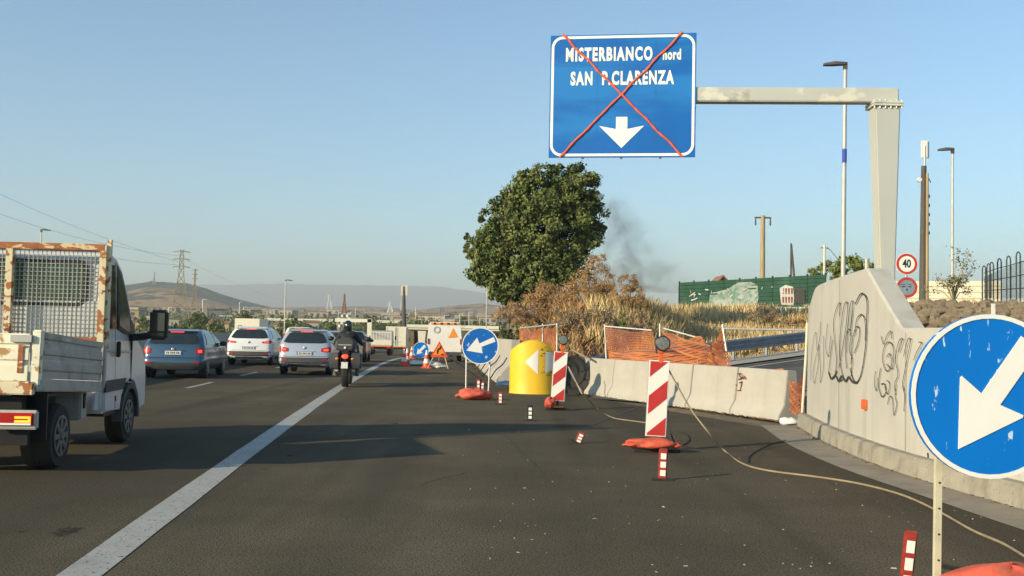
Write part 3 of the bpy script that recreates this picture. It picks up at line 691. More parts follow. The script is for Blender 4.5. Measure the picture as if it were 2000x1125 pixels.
# --- round arrow signs
def arrow_poly(L_, ang, hw, hl, sw):
    pts = [(-L_ / 2, 0), (-L_ / 2 + hl, hw), (-L_ / 2 + hl * .80, sw), (L_ / 2, sw), (L_ / 2, -sw), (-L_ / 2 + hl * .80, -sw), (-L_ / 2 + hl, -hw)]
    c, s_ = math.cos(ang), math.sin(ang); return [(x * c - z * s_, x * s_ + z * c) for x, z in pts]
def arrow_sign(label, c, rad, ang, bm, rz=0, L_=1.52, hw=.44, hl=.74, sw=.155, tilt=0, off=(0, 0), poly=None):
    s_ = thing('arrow_sign', label, 'sign', c, rz); s_.rotation_euler = (0, tilt, rz)
    MB().lathe([(rad * .995, -.012), (rad, 0), (rad, .02)], 48, Matrix.Rotation(R(90), 4, 'X')).build('disc', bm, s_)
    b = MB(); circ = lambda r_: [(r_ * math.cos(a), r_ * math.sin(a)) for a in smart(0, 2 * math.pi * 47 / 48, 48)]
    ringpoly(b, circ(rad * .998), circ(rad * .945), -.026, .005); b.build('rim', M['signwhite'], s_)
    b = MB(); b.prism([(x * rad + off[0] * rad, z * rad + off[1] * rad) for x, z in (poly or arrow_poly(L_, ang, hw, hl, sw))], -.026, -.0215); b.build('arrow', M['signwhite'], s_, bevel=0)
    return s_
# near right sign
nd_ = 5.68; c0 = P(1931, 773.5, nd_); rad0 = 159.5 / 2000 * nd_
s1 = arrow_sign('big blue disc with white arrow pointing down left, nearest at the right edge', c0, rad0, R(58), M['discblue'], R(4), poly=[(-.40, -.65), (-.392, .215), (-.372, .235), (-.12, .03), (.37, .745), (.605, .60), (.115, -.10), (.41, -.215), (.405, -.245)])
s1.rotation_euler[1] = R(1.0)
pt = P(1829, 900, nd_ + .04); pb = P(1826, 1125, nd_ + .0); dirv = (pb - pt).normalized(); foot = pt + dirv * (pt.z / -dirv.z)
ang = MB(); loc = lambda p: s1.matrix_basis.inverted() @ p
a2 = pt - dirv * .55
q = [(0, 0), (.034, 0), (.034, .005), (.005, .005), (.005, .034), (0, .034)]
ang.loft([[loc(Vector((p.x + u, p.y + v, p.z))) for u, v in q] for p in (a2, foot)]); ang.build('angle_iron_post', mat('post_cream', (.52, .48, .34), .6, var=.2, scale=6), s1)
q2 = Vector((.66, .02, 0)); ang = MB(); ang.loft([[loc(Vector((p.x + u, p.y + v, p.z)) + q2) for u, v in q] for p in (a2, foot)]); ang.build('angle_iron_post', M['galv'], s1)
ang = MB(); ang.box(loc(foot + Vector((.33, 0, .06))), (.78, .04, .04)); ang.box(loc(foot + Vector((.0, .0, .03))), (.04, .7, .04)); ang.box(loc(foot + Vector((.66, 0, .03))), (.04, .7, .04)); ang.build('base_frame', M['galv'], s1)
b = MB()
for k in range(7):
    p = pt + dirv * (.12 + k * .14); b.tube([loc(p + Vector((.018, -.004, 0))), loc(p + Vector((.018, .003, 0)))], .006, 6)
b.build('bolt_holes', M['black'], s1)
# mid sign with two legs and a sandbag
nd2 = 3060 / (778 - 655); nd2 -= .55; c1 = P(938, 675.5, nd2); r1 = 36 / 2000 * nd2
s2 = arrow_sign('worn blue disc with white arrow pointing left, on two legs beside the yellow drum', c1, r1, R(28), M['discworn'], R(6), poly=[(-.755, -.267), (-.18, .44), (-.05, .125), (.71, .49), (.82, .247), (.06, -.05), (.14, -.40)])
for px0, px1, pyb in ((911, 908, 780), (957, 955, 774)):
    a = P(px0, 700, nd2 + .06); c = G(px1, pyb); c = Vector((c.x, nd2 + .06, 0)); inv = s2.matrix_basis.inverted()
    MB().tube([inv @ (a + Vector((0, 0, .5))), inv @ a, inv @ c], .022, 6).build('leg', M['galv'], s2)
inv = s2.matrix_basis.inverted()
MB().tube([inv @ P(909, 707, nd2 + .06), inv @ P(955, 707, nd2 + .06)], .015, 6).build('crossbar', M['galv'], s2)
def sandbag(label, c, L_, wd, h, rz, seed, lobes=3):
    s_ = thing('sandbag', label, 'sandbag', c, rz); b = MB()
    b.blob((0, 0, h * .46), (L_ / 2, wd / 2, h / 2), seed, .14, 40, 22, cr=.05); b.v = [(x * (1 + .12 * (abs(x) / L_)), y, max(.004, z if z < h * .6 else h * .6 + (z - h * .6) * .75)) for x, y, z in b.v]; b.build('bag', M['sandbag'], s_, smooth=60)
    b = MB(); rr = random.Random(seed)
    for k in range(lobes):
        b = MB(); sd = -1 if k % 2 else 1; cx = sd * L_ * .50; cz = h * (.22 + .25 * rr.random()); b.blob((cx, (rr.random() - .5) * wd * .5, cz), (L_ * .15, wd * .24, h * .16), seed + k, .35, 18, 9, cr=.12)
        b.build('folded_end', M['sandbag'], s_, smooth=60)
    return s_
sandbag('crumpled orange sandbag lying at the legs of the worn arrow sign', G(926, 781), .62, .5, .30, 0, 3, 2)
sandbag('orange sandbag at the foot of the big near arrow sign', Vector((foot.x + .36, nd_ - .15, .0)), .72, .46, .40, R(8), 5, 2)
# --- striped guide panels with lamp
def stripe_panel(mb_r, mb_w, w_, h_):
    mb_w.box((0, 0, h_ / 2), (w_, .018, h_)); x0, x1 = -w_ / 2 + .012, w_ / 2 - .012; z0, z1 = .012, h_ - .012
    # diagonal stripes rising to the right, clipped to the panel
    sl_ = 1.0; sl_ = .88; per = h_ * .49; st = per * .49; k0 = -w_
    z = h_ * .29 - 2 * per
    while z < z1 + w_:
        poly = [(x0, z), (x1, z + sl_ * (x1 - x0)), (x1, z + sl_ * (x1 - x0) + st), (x0, z + st)]
        def clip(pl, f, val, keep_lower):
            out = []
            for i in range(len(pl)):
                a, c = pl[i], pl[(i + 1) % len(pl)]; ia = a[1] <= val if keep_lower else a[1] >= val; ic = c[1] <= val if keep_lower else c[1] >= val
                if ia: out.append(a)
                if ia != ic: t = (val - a[1]) / (c[1] - a[1]); out.append((a[0] + t * (c[0] - a[0]), val))
            return out
        poly = clip(poly, None, z1, True)
        if poly: poly = clip(poly, None, z0, False)
        if len(poly) > 2: mb_r.prism(poly, -.013, -.0095)
        z += per
def delineator(label, px, py_base, py0, py1, wpx, rz, lean, lamp_px, big):
    d = 3060 / (py_base - (653 + (px - 1000) * .02)); c = G(px, py_base); c.y = d; k = 2000 / d
    o = thing('striped_panel', label, 'delineator', (c.x, d, 0), rz)
    zt = P(px, py0, d).z; zb = P(px, py1, d).z; w_ = wpx / k; br, bw = MB(), MB(); stripe_panel(br, bw, w_, zt - zb)
    L0 = Matrix.Translation((0, 0, zb)) @ Matrix.Rotation(lean, 4, 'Y')
    for b_, nm, mm in ((bw, 'panel', M['signwhite']), (br, 'red_stripe', M['red'])):
        b_.v = [tuple(L0 @ Vector(v)) for v in b_.v]; b_.build(nm, mm, o)
    b = MB(); b.box((0, .014, (zt - zb) / 2), (w_ + .012, .016, zt - zb + .012)); b.v = [tuple(L0 @ Vector(v)) for v in b.v]; b.build('backing', M['galv'], o)
    b = MB(); b.box((0, 0, .05), (.30, .26, .09), tap=.8); b.box((0, -.02, .02), (.62 if big else .5, .22, .035)); b.build('base', M['rubber'], o)
    b = MB(); b.box((0, -.135, .075), (w_ * .8, .012, .04)); b.build('yellow_reflector', M['workorange'], o)
    b = MB(); b.box((0, .02, zb * .5 + .05), (.05, .03, zb + .12)); b.build('stem', M['black'], o)
    lp = L0 @ Vector((0, 0, zt - zb)); lx, ly, lr = lamp_px; lc = P(lx, ly, d - .02); ll = Vector((lc.x - c.x, -.02, lc.z)); lr = lr / k
    b = MB(); b.lathe([(lr * .9, -.035), (lr, -.02), (lr, .03), (lr * .85, .04)], 28, Matrix.Translation(ll) @ Matrix.Rotation(R(90), 4, 'X')); lamp = b.build('lamp', M['black'], o, smooth=30)
    b = MB(); b.lathe([(lr * .3, .053), (lr * .8, .046), (lr * .86, .038)][::-1], 28, Matrix.Translation(ll) @ Matrix.Rotation(R(90), 4, 'X')); b.build('lens', M['lens'], lamp, smooth=40)
    b = MB(); b.box((lp.x * .5 + ll.x * .5, .01, (lp.z + ll.z - lr) / 2), (.05, .05, max(.05, ll.z - lr - lp.z + .06))); b.box((ll.x, .01, ll.z - lr), (.11, .06, .04)); b.build('lamp_bracket', M['orange'], o)
    return o
D1 = delineator('larger striped red and white panel with round lamp, orange sandbag on its base', 1278, 880, 704, 852, 39, R(3), R(2.2), (1294, 671, 15), True)
D2 = delineator('smaller striped red and white panel with round lamp in front of the yellow drum', 1088, 800, 687, 783, 26, R(3), R(3.2), (1100, 664, 9.5), False)
sandbag('orange sandbag draped over the base of the larger striped panel', (D1.location.x - .07, D1.location.y - .17, .055), .56, .30, .16, R(4), 9, 3)
sandbag('small orange sandbag hanging at the base of the smaller striped panel', (D2.location.x - .16, D2.location.y - .2, .05), .20, .2, .26, R(70), 12, 2)
# --- small lane posts
def lane_post(label, px, py, h, tilt=0, dark=False, tx=0):
    c = G(px, py); o = thing('lane_post', label, 'lane post', c, R(-2)); o.rotation_euler = (tx, tilt, R(-2))
    m = M['black'] if dark else M['post_red']  # the dark blade has the truck's shade put into its colour
    b = MB(); b.box((0, 0, h / 2 + .01), (.095, .03, h)); b.build('blade', m, o, bevel=.01)
    for k in range(3): MB().box((.002, -.0165, h * (.24 + .27 * k)), (.058, .006, h * .19)).build('reflector', M['signwhite'], o)
    b = MB(); b.box((0, 0, .008), (.22, .14, .016)); b.build('foot', M['rubber'], o); return o
lane_post('red lane post with three white patches, in front of the larger striped panel', 1293, 938, .33, R(2))
lane_post('bent red lane post leaning right, left of the larger striped panel', 1128, 866, .16, R(22))
lane_post('upright lane post coloured dark for the truck shadow it stands in', 1035, 822, .27, 0, True)
lane_post('red lane post between the worn arrow sign and the drum', 977, 790, .26, 0)
lane_post('small lane post poking up behind the left end of the crumpled sandbag', 934, 768, .36, 0)
lane_post('small lane post poking up behind the right end of the crumpled sandbag', 941, 768, .30, R(4))
lp = lane_post('nearest red lane post, cut by the bottom edge beside the sign post', 1766, 1165, .42, R(6))
lp.scale = (.82, .9, .92)
# --- yellow crash drum
dd = 3060 / (769.5 - 653.8); dc = G(1042, 769.5); rr_ = 47.5 / 2000 * dd
dr = thing('crash_drum', 'yellow plastic crash cushion drum with sloping round top and white triangles', 'crash cushion', (dc.x, dd + rr_ * .9, 0))
b = MB(); secs = []; nn = 40; topz = P(1042, 663, dd).z
for k, z in enumerate([0, .03, .06, .3, .6, .9, 1.0]):
    rz_ = rr_ * (1.03 if k == 0 else 1.02 if k == 1 else 1.0)
    secs.append([(rz_ * math.cos(2 * math.pi * j / nn), rz_ * .9 * math.sin(2 * math.pi * j / nn), (z * (topz - .34 * (abs(math.cos(2 * math.pi * j / nn)) ** 2.6) * (1 + .25 * math.cos(2 * math.pi * j / nn)) - .06)) ) for j in range(nn)])
last = secs[-1]
for s_, up in ((.93, .035), (.7, .05), (.4, .055)):
    secs.append([(x * s_, y * s_, z + up - .0 + (topz - .06 - z) * (1 - s_) ** 1.2 * .0) for x, y, z in last])
b.loft(secs); b.build('drum_shell', M['yellow'], dr, smooth=35)
def drum_patch(mb, poly, off=.006, sub=8):
    # poly of (u metres along the front, z); fill as fan of thin vertical slivers wrapped on the drum
    us_ = [p[0] for p in poly]; u0, u1 = min(us_), max(us_)
    def zr(u):
        zs = []
        for i in range(len(poly)):
            a, c = poly[i], poly[(i + 1) % len(poly)]
            if (a[0] - u) * (c[0] - u) <= 0 and abs(a[0] - c[0]) > 1e-6: zs.append(a[1] + (c[1] - a[1]) * (u - a[0]) / (c[0] - a[0]))
        return min(zs), max(zs)
    pts = []
    for k in range(sub + 1):
        u = u0 + (u1 - u0) * k / sub; z0, z1 = zr(min(max(u, u0 + 1e-4), u1 - 1e-4)); y = -.9 * math.sqrt(max(0, rr_ ** 2 - u ** 2)) - off
        pts.append(((u, y, z0), (u, y, z1)))
    o = len(mb.v)
    for a, c in pts: mb.v += [a, c]
    for k in range(sub): mb.f.append((o + 2 * k, o + 2 * k + 1, o + 2 * k + 3, o + 2 * k + 2)); mb.m.append(0)
kx = 2000 / (dd + .02)
def du(px, py): return ((px - 1042) / kx, P(px, py, dd).z)
b = MB(); drum_patch(b, [du(1024, 707), du(1050, 682), du(1050, 732)]); b.build('triangle_mark', M['white'], dr)
b = MB(); drum_patch(b, [du(1064, 686), du(1071, 686), du(1082, 695), du(1082, 722), du(1070, 726), du(1064, 730)]); b.build('torn_mark', M['white'], dr)
b = MB()
rnd = random.Random(4)
for k in range(22):
    px = rnd.choice([rnd.uniform(1055, 1084), rnd.uniform(1054, 1062), rnd.uniform(1062, 1082)]); py = rnd.choice([rnd.uniform(674, 687), rnd.uniform(690, 722), rnd.uniform(726, 734)])
    if 1063 < px < 1084 and 688 < py < 726: continue
    s_ = rnd.uniform(1.2, 4); drum_patch(b, [du(px - s_, py), du(px + s_ * .3, py - s_ * .6), du(px + s_, py + .6)], .008, 3)
b.build('peeled_glue', mat('glue_brown', (.22, .14, .03), .8), dr)
# --- black hose reel beside the drum, cables, hoses
hr = thing('hose_coil', 'large coil of black corrugated hose leaning between drum and barrier', 'hose coil', G(1118, 770)); b = MB()
hc = P(1118, 735, 3060 / (771 - 655)); 
for k in range(11):
    rr2 = .50 - .035 * k; pts = []
    for j in range(33):
        a = 2 * math.pi * j / 32; pts.append((rr2 * math.cos(a) * .85, .10 + .03 * math.sin(3 * a + k) + .012 * k, hc.z + rr2 * math.sin(a) * 1.02))
    b.tube(pts, .024, 7, cap=False)
b.lathe([(.42, -.02), (.42, .1)], 24, Matrix.Translation((0, .28, hc.z)) @ Matrix.Rotation(R(90), 4, 'X')); b.build('hose', M['hose'], hr, smooth=50)
def cable(name, label, pts, r, m, cat='cable', lift=.0, ground=True):
    q = []
    for p in pts:
        q.append(tuple(G(p[0], p[1], r)) if len(p) == 2 else tuple(P(p[0], p[1], p[2])))
    b = MB(); b.tube(smooth_pts(q, 6), r, 6); ob = b.build(name, m, smooth=60); return tag(ob, label, cat)
dA = D1.location.y; dB = D2.location.y
cable('cable', 'long tan cable running from the larger striped panel over the asphalt to the right', [(1306, 722, dA + .05), (1325, 757, dA + .0), (1350, 800, dA - .05), (1385, 846, dA - .3), (1415, 880), (1450, 905), (1500, 919), (1600, 932), (1680, 945), (1760, 966), (1830, 997), (1900, 1036), (1960, 1062), (2010, 1092)], .011, M['cable'])
cable('cable', 'short dark cable looping down beside the larger striped panel', [(1303, 790, dA + .03), (1306, 822, dA), (1312, 852, dA - .1), (1322, 868), (1336, 868), (1345, 858), (1338, 848), (1325, 842)], .009, M['hose'])
cable('cable', 'tan cable sagging from the smaller striped panel towards the larger one', [(1106, 712, dB + .05), (1122, 742, dB), (1140, 768, dB - .1), (1165, 797), (1195, 815), (1235, 822), (1270, 827), (1300, 834)], .010, M['cable'])
cable('tape', 'thin dark cable arc lying on the asphalt near the gutter', [(1461, 904), (1462, 893), (1478, 880), (1505, 868), (1535, 860)], .008, M['hose'])
for k, (p0, lab) in enumerate([([(885, 705), (900, 716), (925, 735), (945, 752)], 'black hose lying along the shoulder towards the worn arrow sign'), ([(880, 702), (905, 709), (935, 710), (960, 704)], 'black hose crossing the shoulder behind the worn arrow sign')]):
    cable('hose', lab, p0, .03, M['hose'], 'hose')
# loops of hose hung over the parapet foot
for k in range(9):
    y = 33 + k * 3.4; x = E(y) + 5.05; b = MB()
    pts = [(x - .16, y, H(y) + .78), (x - .30, y + .05, H(y) + .55), (x - .50, y + .02, H(y) + .38), (x - .66, y - .1, H(y) + .14), (x - .80, y - .4, H(y) + .035)]
    b.tube(smooth_pts(pts, 4), .022, 6); tag(b.build('hose', M['hose'], smooth=50), nth(k) + ' black hose from the drum hanging over the curved foot of the parapet', 'hose', 'hoses hanging on the parapet')
# ================================================================ NETTING, FENCES, POLES, SIGNS
def net_panel(label, corners, nx, nz, amp, rails=(), posts=(), seed=0, fold=0):
    """corners: bl, br, tr, tl world points; ribbons as a real net"""
    o = thing('netting_fence', label, 'netting', corners[0]); rr = random.Random(seed); b = MB(); org = Vector(corners[0])
    bl, br, tr, tl = [Vector(c) - org for c in corners]; ph = rr.uniform(0, 6)
    def pt(i, j):
        u, v = i / nx, j / nz; p = (bl.lerp(br, u)).lerp(tl.lerp(tr, u), v)
        sag = -.10 * math.sin(math.pi * u) * v
        return p + Vector((0, amp * (math.sin(u * 9 + v * 5 + ph) + .6 * math.sin(v * (18 if fold else 7) + u * 4)), sag + (fold * .04 * math.sin(u * 11 + v * 23))))
    def rib(a, c, w_):
        d = c - a; s_ = d.cross(Vector((0, 1, 0))).normalized() * w_ / 2; k = len(b.v); b.v += [a - s_, a + s_, c + s_, c - s_]; b.f.append((k, k + 1, k + 2, k + 3)); b.m.append(0)
    for j in range(nz + 1):
        for i in range(nx): rib(pt(i, j), pt(i + 1, j), .022 if not fold else .028)
    for i in range(nx + 1):
        for j in range(nz): rib(pt(i, j), pt(i, j + 1), .012)
    tag(b.build('net', M['net'], o), kind='stuff')
    for a, c in rails: MB().tube([Vector(a) - org, Vector(c) - org], .022, 6).build('rail', M['galv'], o)
    for a, c in posts: MB().tube([Vector(a) - org, Vector(c) - org], .026, 6).build('post', M['galv'], o)
    return o
def Q(px, py, d): return P(px, py, d)
net_panel('orange netting on a leaning steel frame, left of the round lamp of the larger panel', [Q(1186, 712, 26.5), Q(1284, 716, 25.5), Q(1275, 645, 25.6), Q(1183, 638, 26.5)], 34, 20, .03, [(Q(1181, 637, 26.5), Q(1273, 645, 25.6))], [(Q(1181, 633, 26.5), Q(1186, 735, 26.5)), (Q(1289, 632, 25.2), Q(1290, 740, 25.2))], 1)
net_panel('folded orange netting slumped between the round lamp and the leaning post', [Q(1296, 718, 25.4), Q(1424, 722, 23.4), Q(1370, 660, 24.2), Q(1292, 645, 25.0)], 44, 22, .05, [(Q(1296, 641, 25), Q(1372, 662, 24.3))], [], 2, 1)
net_panel('crumpled dark orange netting heap in front of the ramp', [Q(1188, 710, 26.0), Q(1410, 722, 24.0), Q(1368, 682, 24.4), Q(1190, 688, 26.2)], 60, 16, .05, [], [], 3, 1)
net_panel('ragged orange netting bunched at the leaning fence post', [Q(1378, 722, 22.9), Q(1428, 724, 22.6), Q(1410, 648, 23.0), Q(1388, 672, 23.2)], 14, 22, .06, [(Q(1414, 642, 23), Q(1592, 645, 19.8))], [(Q(1411, 634, 23.0), Q(1427, 740, 22.8))], 4, 1)
net_panel('orange netting panel above the yellow drum, left half', [Q(1015, 690, 32), Q(1060, 690, 31), Q(1058, 641, 31), Q(1015, 641, 32)], 18, 18, .03, [(Q(1015, 641, 32), Q(1090, 633, 30))], [(Q(1060, 632, 31), Q(1060, 700, 31))], 5)
net_panel('orange netting panel above the yellow drum, right half', [Q(1062, 690, 31), Q(1086, 690, 30), Q(1086, 636, 30), Q(1062, 640, 31)], 10, 18, .03, [], [(Q(1088, 631, 30), Q(1088, 705, 30))], 6)
net_panel('narrow strip of orange netting between the last barrier and the tall wall', [Q(1543, 806, 18.9), Q(1570, 806, 18.6), Q(1568, 740, 18.6), Q(1541, 742, 18.9)], 8, 16, .03, [], [], 7, 1)
net_panel('fallen orange netting strip behind the right barrier', [Q(1425, 730, 22.2), Q(1538, 740, 20.9), Q(1530, 723, 21.0), Q(1425, 722, 22.3)], 30, 5, .03, [], [], 8, 1)
tg = MB(); d5 = 18.45; tg.tube([Q(1577, 630, d5), Q(1574, 700, d5), Q(1567, 806, d5)], .026, 8); tag(tg.build('barrier_pole', M['cream']), 'pale yellowish pole standing at the left end of the tall wall', 'pole')
tag(MB().tube([Q(1118, 683, 27.5), Q(1153, 703, 26.5)], .028, 6).build('steel_bar', M['cable']), 'thin yellowish bar leaning above the bright barrier', 'bar')
tag(MB().tube([Q(1110, 716, 25.4), Q(1137, 770, 25.0)], .016, 6).build('steel_rod', M['galv']), 'thin steel rod leaning on the hose coil', 'rod')
wb_ = MB(); wb_.blob((0, 0, .05), (.16, .12, .07), 3, .3); wb_.blob((.12, .05, .04), (.10, .10, .05), 5, .3); tag(wb_.build('litter_bag', M['white'], smooth=50, loc=G(1543, 830)), 'white crumpled plastic bag at the end of the last barrier', 'litter')
wb_ = MB(); wb_.blob((0, 0, .05), (.22, .16, .07), 8, .3); tag(wb_.build('blue_rag', M['bluebit'], smooth=50, loc=G(985, 752)), 'small blue rag on the ground left of the yellow drum', 'rag')
# corrugated green fence
gf = thing('green_fence', 'long dark green corrugated metal fence with whitewash and graffiti patches', 'fence')
A = Q(1327, 575, 66); B_ = Q(1613, 600, 58); zt0 = Q(1327, 552, 66).z; zt1 = Q(1613, 536, 58).z; npan = 9
def gfp(u, z01): 
    p = A.lerp(B_, u); zt = zt0 + (zt1 - zt0) * u; zb = zt - 2.05; return Vector((p.x, p.y, zb + (zt - zb) * z01))
for k in range(npan):
    b = MB(); nr = 9; sec = []
    u0, u1 = k / npan + .001, (k + 1) / npan - .001
    prof = []
    for r_ in range(nr):
        prof += [(r_ / nr, 0), ((r_ + .12) / nr, .05), ((r_ + .5) / nr, .05), ((r_ + .62) / nr, 0)]
    prof.append((1, 0)); off = .012 * (k % 2)
    sec = [[gfp(u, z) + Vector((0, -dy + off, 0)) for z, dy in prof] for u in (u0, u1)]
    b.loft(sec, closed=False); b.build('sheet', M['greenfence'], gf)
for k in range(npan + 1):
    p = gfp(min(k / npan, .999), 0); q_ = gfp(min(k / npan, .999), 1.02); MB().box((p.x, p.y + .08, (p.z + q_.z) / 2), (.09, .08, q_.z - p.z + .1)).build('fence_post', M['hoop'], gf)
def fq(px, py):
    r = ray(px, py); k = (A.x * (B_.y - A.y) - A.y * (B_.x - A.x)) / (r.x * (B_.y - A.y) - r.y * (B_.x - A.x)); return Vector((r.x * k, r.y * k, EYE + r.z * k))
def fence_patch(nm, m, pl, seed, rag=.06):
    rr = random.Random(seed); b = MB(); pts = []
    for (px, py) in pl:
        p = fq(px, py); pts.append(p + Vector((rr.uniform(-rag, rag), -.075, rr.uniform(-rag, rag))))
    b.v = [tuple(p) for p in pts]; b.f = [tuple(range(len(pts)))]; b.m = [0]; b.build(nm, m, gf)
fence_patch('whitewash_patch', M['whitewash'], [(1385, 600), (1385, 572), (1420, 565), (1440, 553), (1468, 549), (1478, 556), (1480, 580), (1478, 598)], 1)
fence_patch('graffiti_patch', M['paintgrey'], [(1524, 596), (1523, 562), (1533, 557), (1548, 560), (1550, 580), (1549, 596)], 2, .03)
fence_patch('graffiti_patch', M['ink'], [(1552, 592), (1551, 565), (1560, 562), (1572, 566), (1572, 592)], 3, .03)
b = MB()
for k in range(4):
    for r_ in range(2):
        x = 1527 + k * 5.6; y0 = 563 + r_ * 17
        for (px, py) in ((x, y0),):
            t_ = [fq(px, py), fq(px + 3.8, py), fq(px + 3, py + 12), fq(px + .4, py + 11)]
            o_ = len(b.v); b.v += [(q_.x, q_.y - .095, q_.z) for q_ in t_]; b.f.append((o_, o_ + 1, o_ + 2, o_ + 3)); b.m.append(0)
b.build('graffiti_letters', M['inkred'], gf)
b = MB(); rnd = random.Random(9)
for k in range(26):
    px = rnd.uniform(1345, 1530); py = rnd.uniform(566, 592) if px < 1480 else rnd.uniform(560, 578); o3 = Vector((0, -.085, 0))
    a = fq(px, py) + o3; c = fq(px + rnd.uniform(-7, 9), py + rnd.uniform(-7, 5)) + o3; ribbon(b, [a, c], .08)
b.build('paint_scrawl', M['paintgrey'], gf)
cf = thing('fence_footing', 'pale concrete footing under the right half of the green fence', 'wall')
b = MB(); f0 = Q(1500, 610, 59.5); f1 = Q(1640, 612, 56.0); b.loft([[(p.x, p.y, p.z - 1.1), (p.x, p.y, p.z + .33 * 1), (p.x, p.y + .3, p.z + .33), (p.x, p.y + .3, p.z - 1.1)] for p in (f0, f1)]); b.build('footing', M['bridge'], cf)
# small gable roof behind the fence
gb_ = thing('shed', 'small grey gable roof peeking above the green fence', 'shed', Q(1405, 545, 80)); z = -1.6
b = MB(); b.box((0, 0, z - 1.5), (3.2, 3, 3)); b.build('wall', M['bldg'], gb_)
b = MB(); b.prism([(-1.7, z), (0, .25), (1.7, z), (1.55, z), (0, .12), (-1.55, z)], -1.6, 1.6); b.build('roof', M['roof'], gb_)
# poles
def lamp(label, px, pyt, pyb, d, r0, r1, arm, band=None, head_l=.75, group=None, zb=None):
    top = Q(px[0], pyt, d); bot = Q(px[1], pyb, d); o = thing('street_lamp', label, 'street lamp', (bot.x, d, zb if zb is not None else bot.z - 2), group=group); org = Vector(o.location)
    MB().tube([org * 0, Vector((top.x, d, top.z)) - org], [r0, r1], 10).build('pole', M['pole'], o, smooth=50)
    t = Vector((top.x, d, top.z)) - org; s_ = arm
    b = MB(); b.box((t.x, 0, t.z - .02), (.13, .13, .26)); b.build('bracket', M['darkpole'], o)
    b = MB(); b.loft([[(t.x, -.10, t.z + .02), (t.x, .10, t.z + .02), (t.x, .08, t.z + .12), (t.x, -.08, t.z + .12)], [(t.x + s_ * head_l * .5, -.15, t.z + .0), (t.x + s_ * head_l * .5, .15, t.z + .0), (t.x + s_ * head_l * .5, .1, t.z + .13), (t.x + s_ * head_l * .5, -.1, t.z + .13)], [(t.x + s_ * head_l, -.10, t.z - .02), (t.x + s_ * head_l, .10, t.z - .02), (t.x + s_ * head_l, .07, t.z + .06), (t.x + s_ * head_l, -.07, t.z + .06)]])
    b.build('lamp_head', M['darkpole'], o)
    if band: z0, z1 = Q(px[0], band[1], d).z - org.z, Q(px[0], band[0], d).z - org.z; MB().tube([(t.x * (z0 / t.z), 0, z0), (t.x * z1 / t.z, 0, z1)], r0 * .93, 10).build('blue_band', M['plateblue'], o)
    return o
lamp('tall street lamp with a blue band, behind the gantry arm', (1651, 1646), 128, 545, 36.5, .09, .065, -1, (291, 318), .78, zb=.8)
lamp('distant street lamp with a short dark head, right of the antenna mast', (1860.5, 1860), 294, 585, 48, .07, .05, -1, None, .68, zb=1.5)
lamp('street lamp top showing above the truck, at the left edge', (81, 81), 450, 600, 85, .07, .05, 1, None, .75, zb=-1.6)
lamp('thin pale street lamp rising above the dark van in the middle lane', (558, 556), 548, 640, 130, .1, .07, 1, None, .9, zb=-1.5)
lamp('thin pale lamp pole left of the big tree, over the overpass', (951, 950), 560, 640, 150, .09, .07, 1, None, .5, zb=-2)
up = thing('utility_pole', 'tan concrete utility pole with a short crossarm behind the green fence', 'utility pole', Q(1489, 560, 72)); tz = Q(1489, 421, 72).z - up.location.z
MB().tube([(0, 0, -3), (0, 0, tz)], [.20, .15], 10).build('pole', M['wood'], up, smooth=60)
MB().box((0, 0, tz - .15), (1.15, .10, .10)).build('crossarm', M['darkpole'], up)
for x in (-.52, .52): MB().lathe([(.05, -.5), (.07, -.35), (.04, -.3), (.07, -.2), (.04, -.15), (.05, 0)], 8, Matrix.Translation((x, 0, tz - .2))).build('insulator', M['darkpole'], up)
ap = thing('braced_pole', 'thin dark pole with a slanting brace behind the green fence', 'utility pole', Q(1545, 545, 75)); tz = Q(1545, 475, 75).z - ap.location.z
MB().tube([(0, 0, -3), (-.02, 0, tz)], [.08, .06], 8).build('pole', M['darkpole'], ap); MB().tube([(.42, 0, -2), (0, 0, tz - .1)], [.10, .07], 8).build('brace', M['darkpole'], ap)
tp = thing('wire_pole', 'thin white pole with wires left of the tall lamp', 'utility pole', Q(1610, 540, 64)); tz = Q(1610, 478, 64).z - tp.location.z
MB().tube([(0, 0, -3), (0, 0, tz)], [.09, .07], 8).build('pole', M['cream'], tp)
MB().tube([(0, 0, tz - .15), (.35, 0, tz - .3), (.9, 0, tz - .95), (1.1, .2, tz - 1.2)], .02, 5).build('wire', M['darkpole'], tp); MB().box((0, 0, tz - .2), (.5, .05, .05)).build('crossarm', M['darkpole'], tp)
sp = MB().tube([Q(1694, 560, 33), Q(1694, 505, 33)], .07, 8); tag(sp.build('stub_pole', M['cream']), 'short pale stub pole left of the gantry column', 'pole')
# antenna mast on the right
am_ = thing('antenna_mast', 'wooden mast with white cellular antennas beside the speed limit sign', 'antenna mast', Q(1803, 550, 40)); k40 = .02; tz = Q(1806, 275, 40).z - am_.location.z
MB().tube([(0, 0, -1.6), (.02, 0, tz - 1.0)], [.17, .10], 10).build('mast', M['darkpole'], am_, smooth=50)
MB().tube([(.10, -.12, -1.6), (.12, -.1, tz - 1.3)], [.07, .05], 8).build('conduit', M['wood'], am_)
MB().tube([(.05, 0, tz - 1.2), (.06, 0, tz - .2)], .04, 8).build('spigot', M['galv'], am_)
for a in (-.10, .07, .2): MB().box((.06 + a * .7, -.02 + abs(a) * .6, tz - .33), (.12, .08, .68)).build('antenna', M['white'], am_, bevel=.01)
for k in range(5): MB().box((.17, 0, tz - 2.2 - k * .36), (.14, .12, .12)).build('connector', M['black'], am_)
MB().box((-.16, 0, tz - 1.55), (.16, .1, .16), ry=.5).build('dish', M['white'], am_); MB().tube([(.05, 0, tz - 1.2), (.30, 0, tz - 1.65)], .02, 5).build('stay', M['darkpole'], am_)
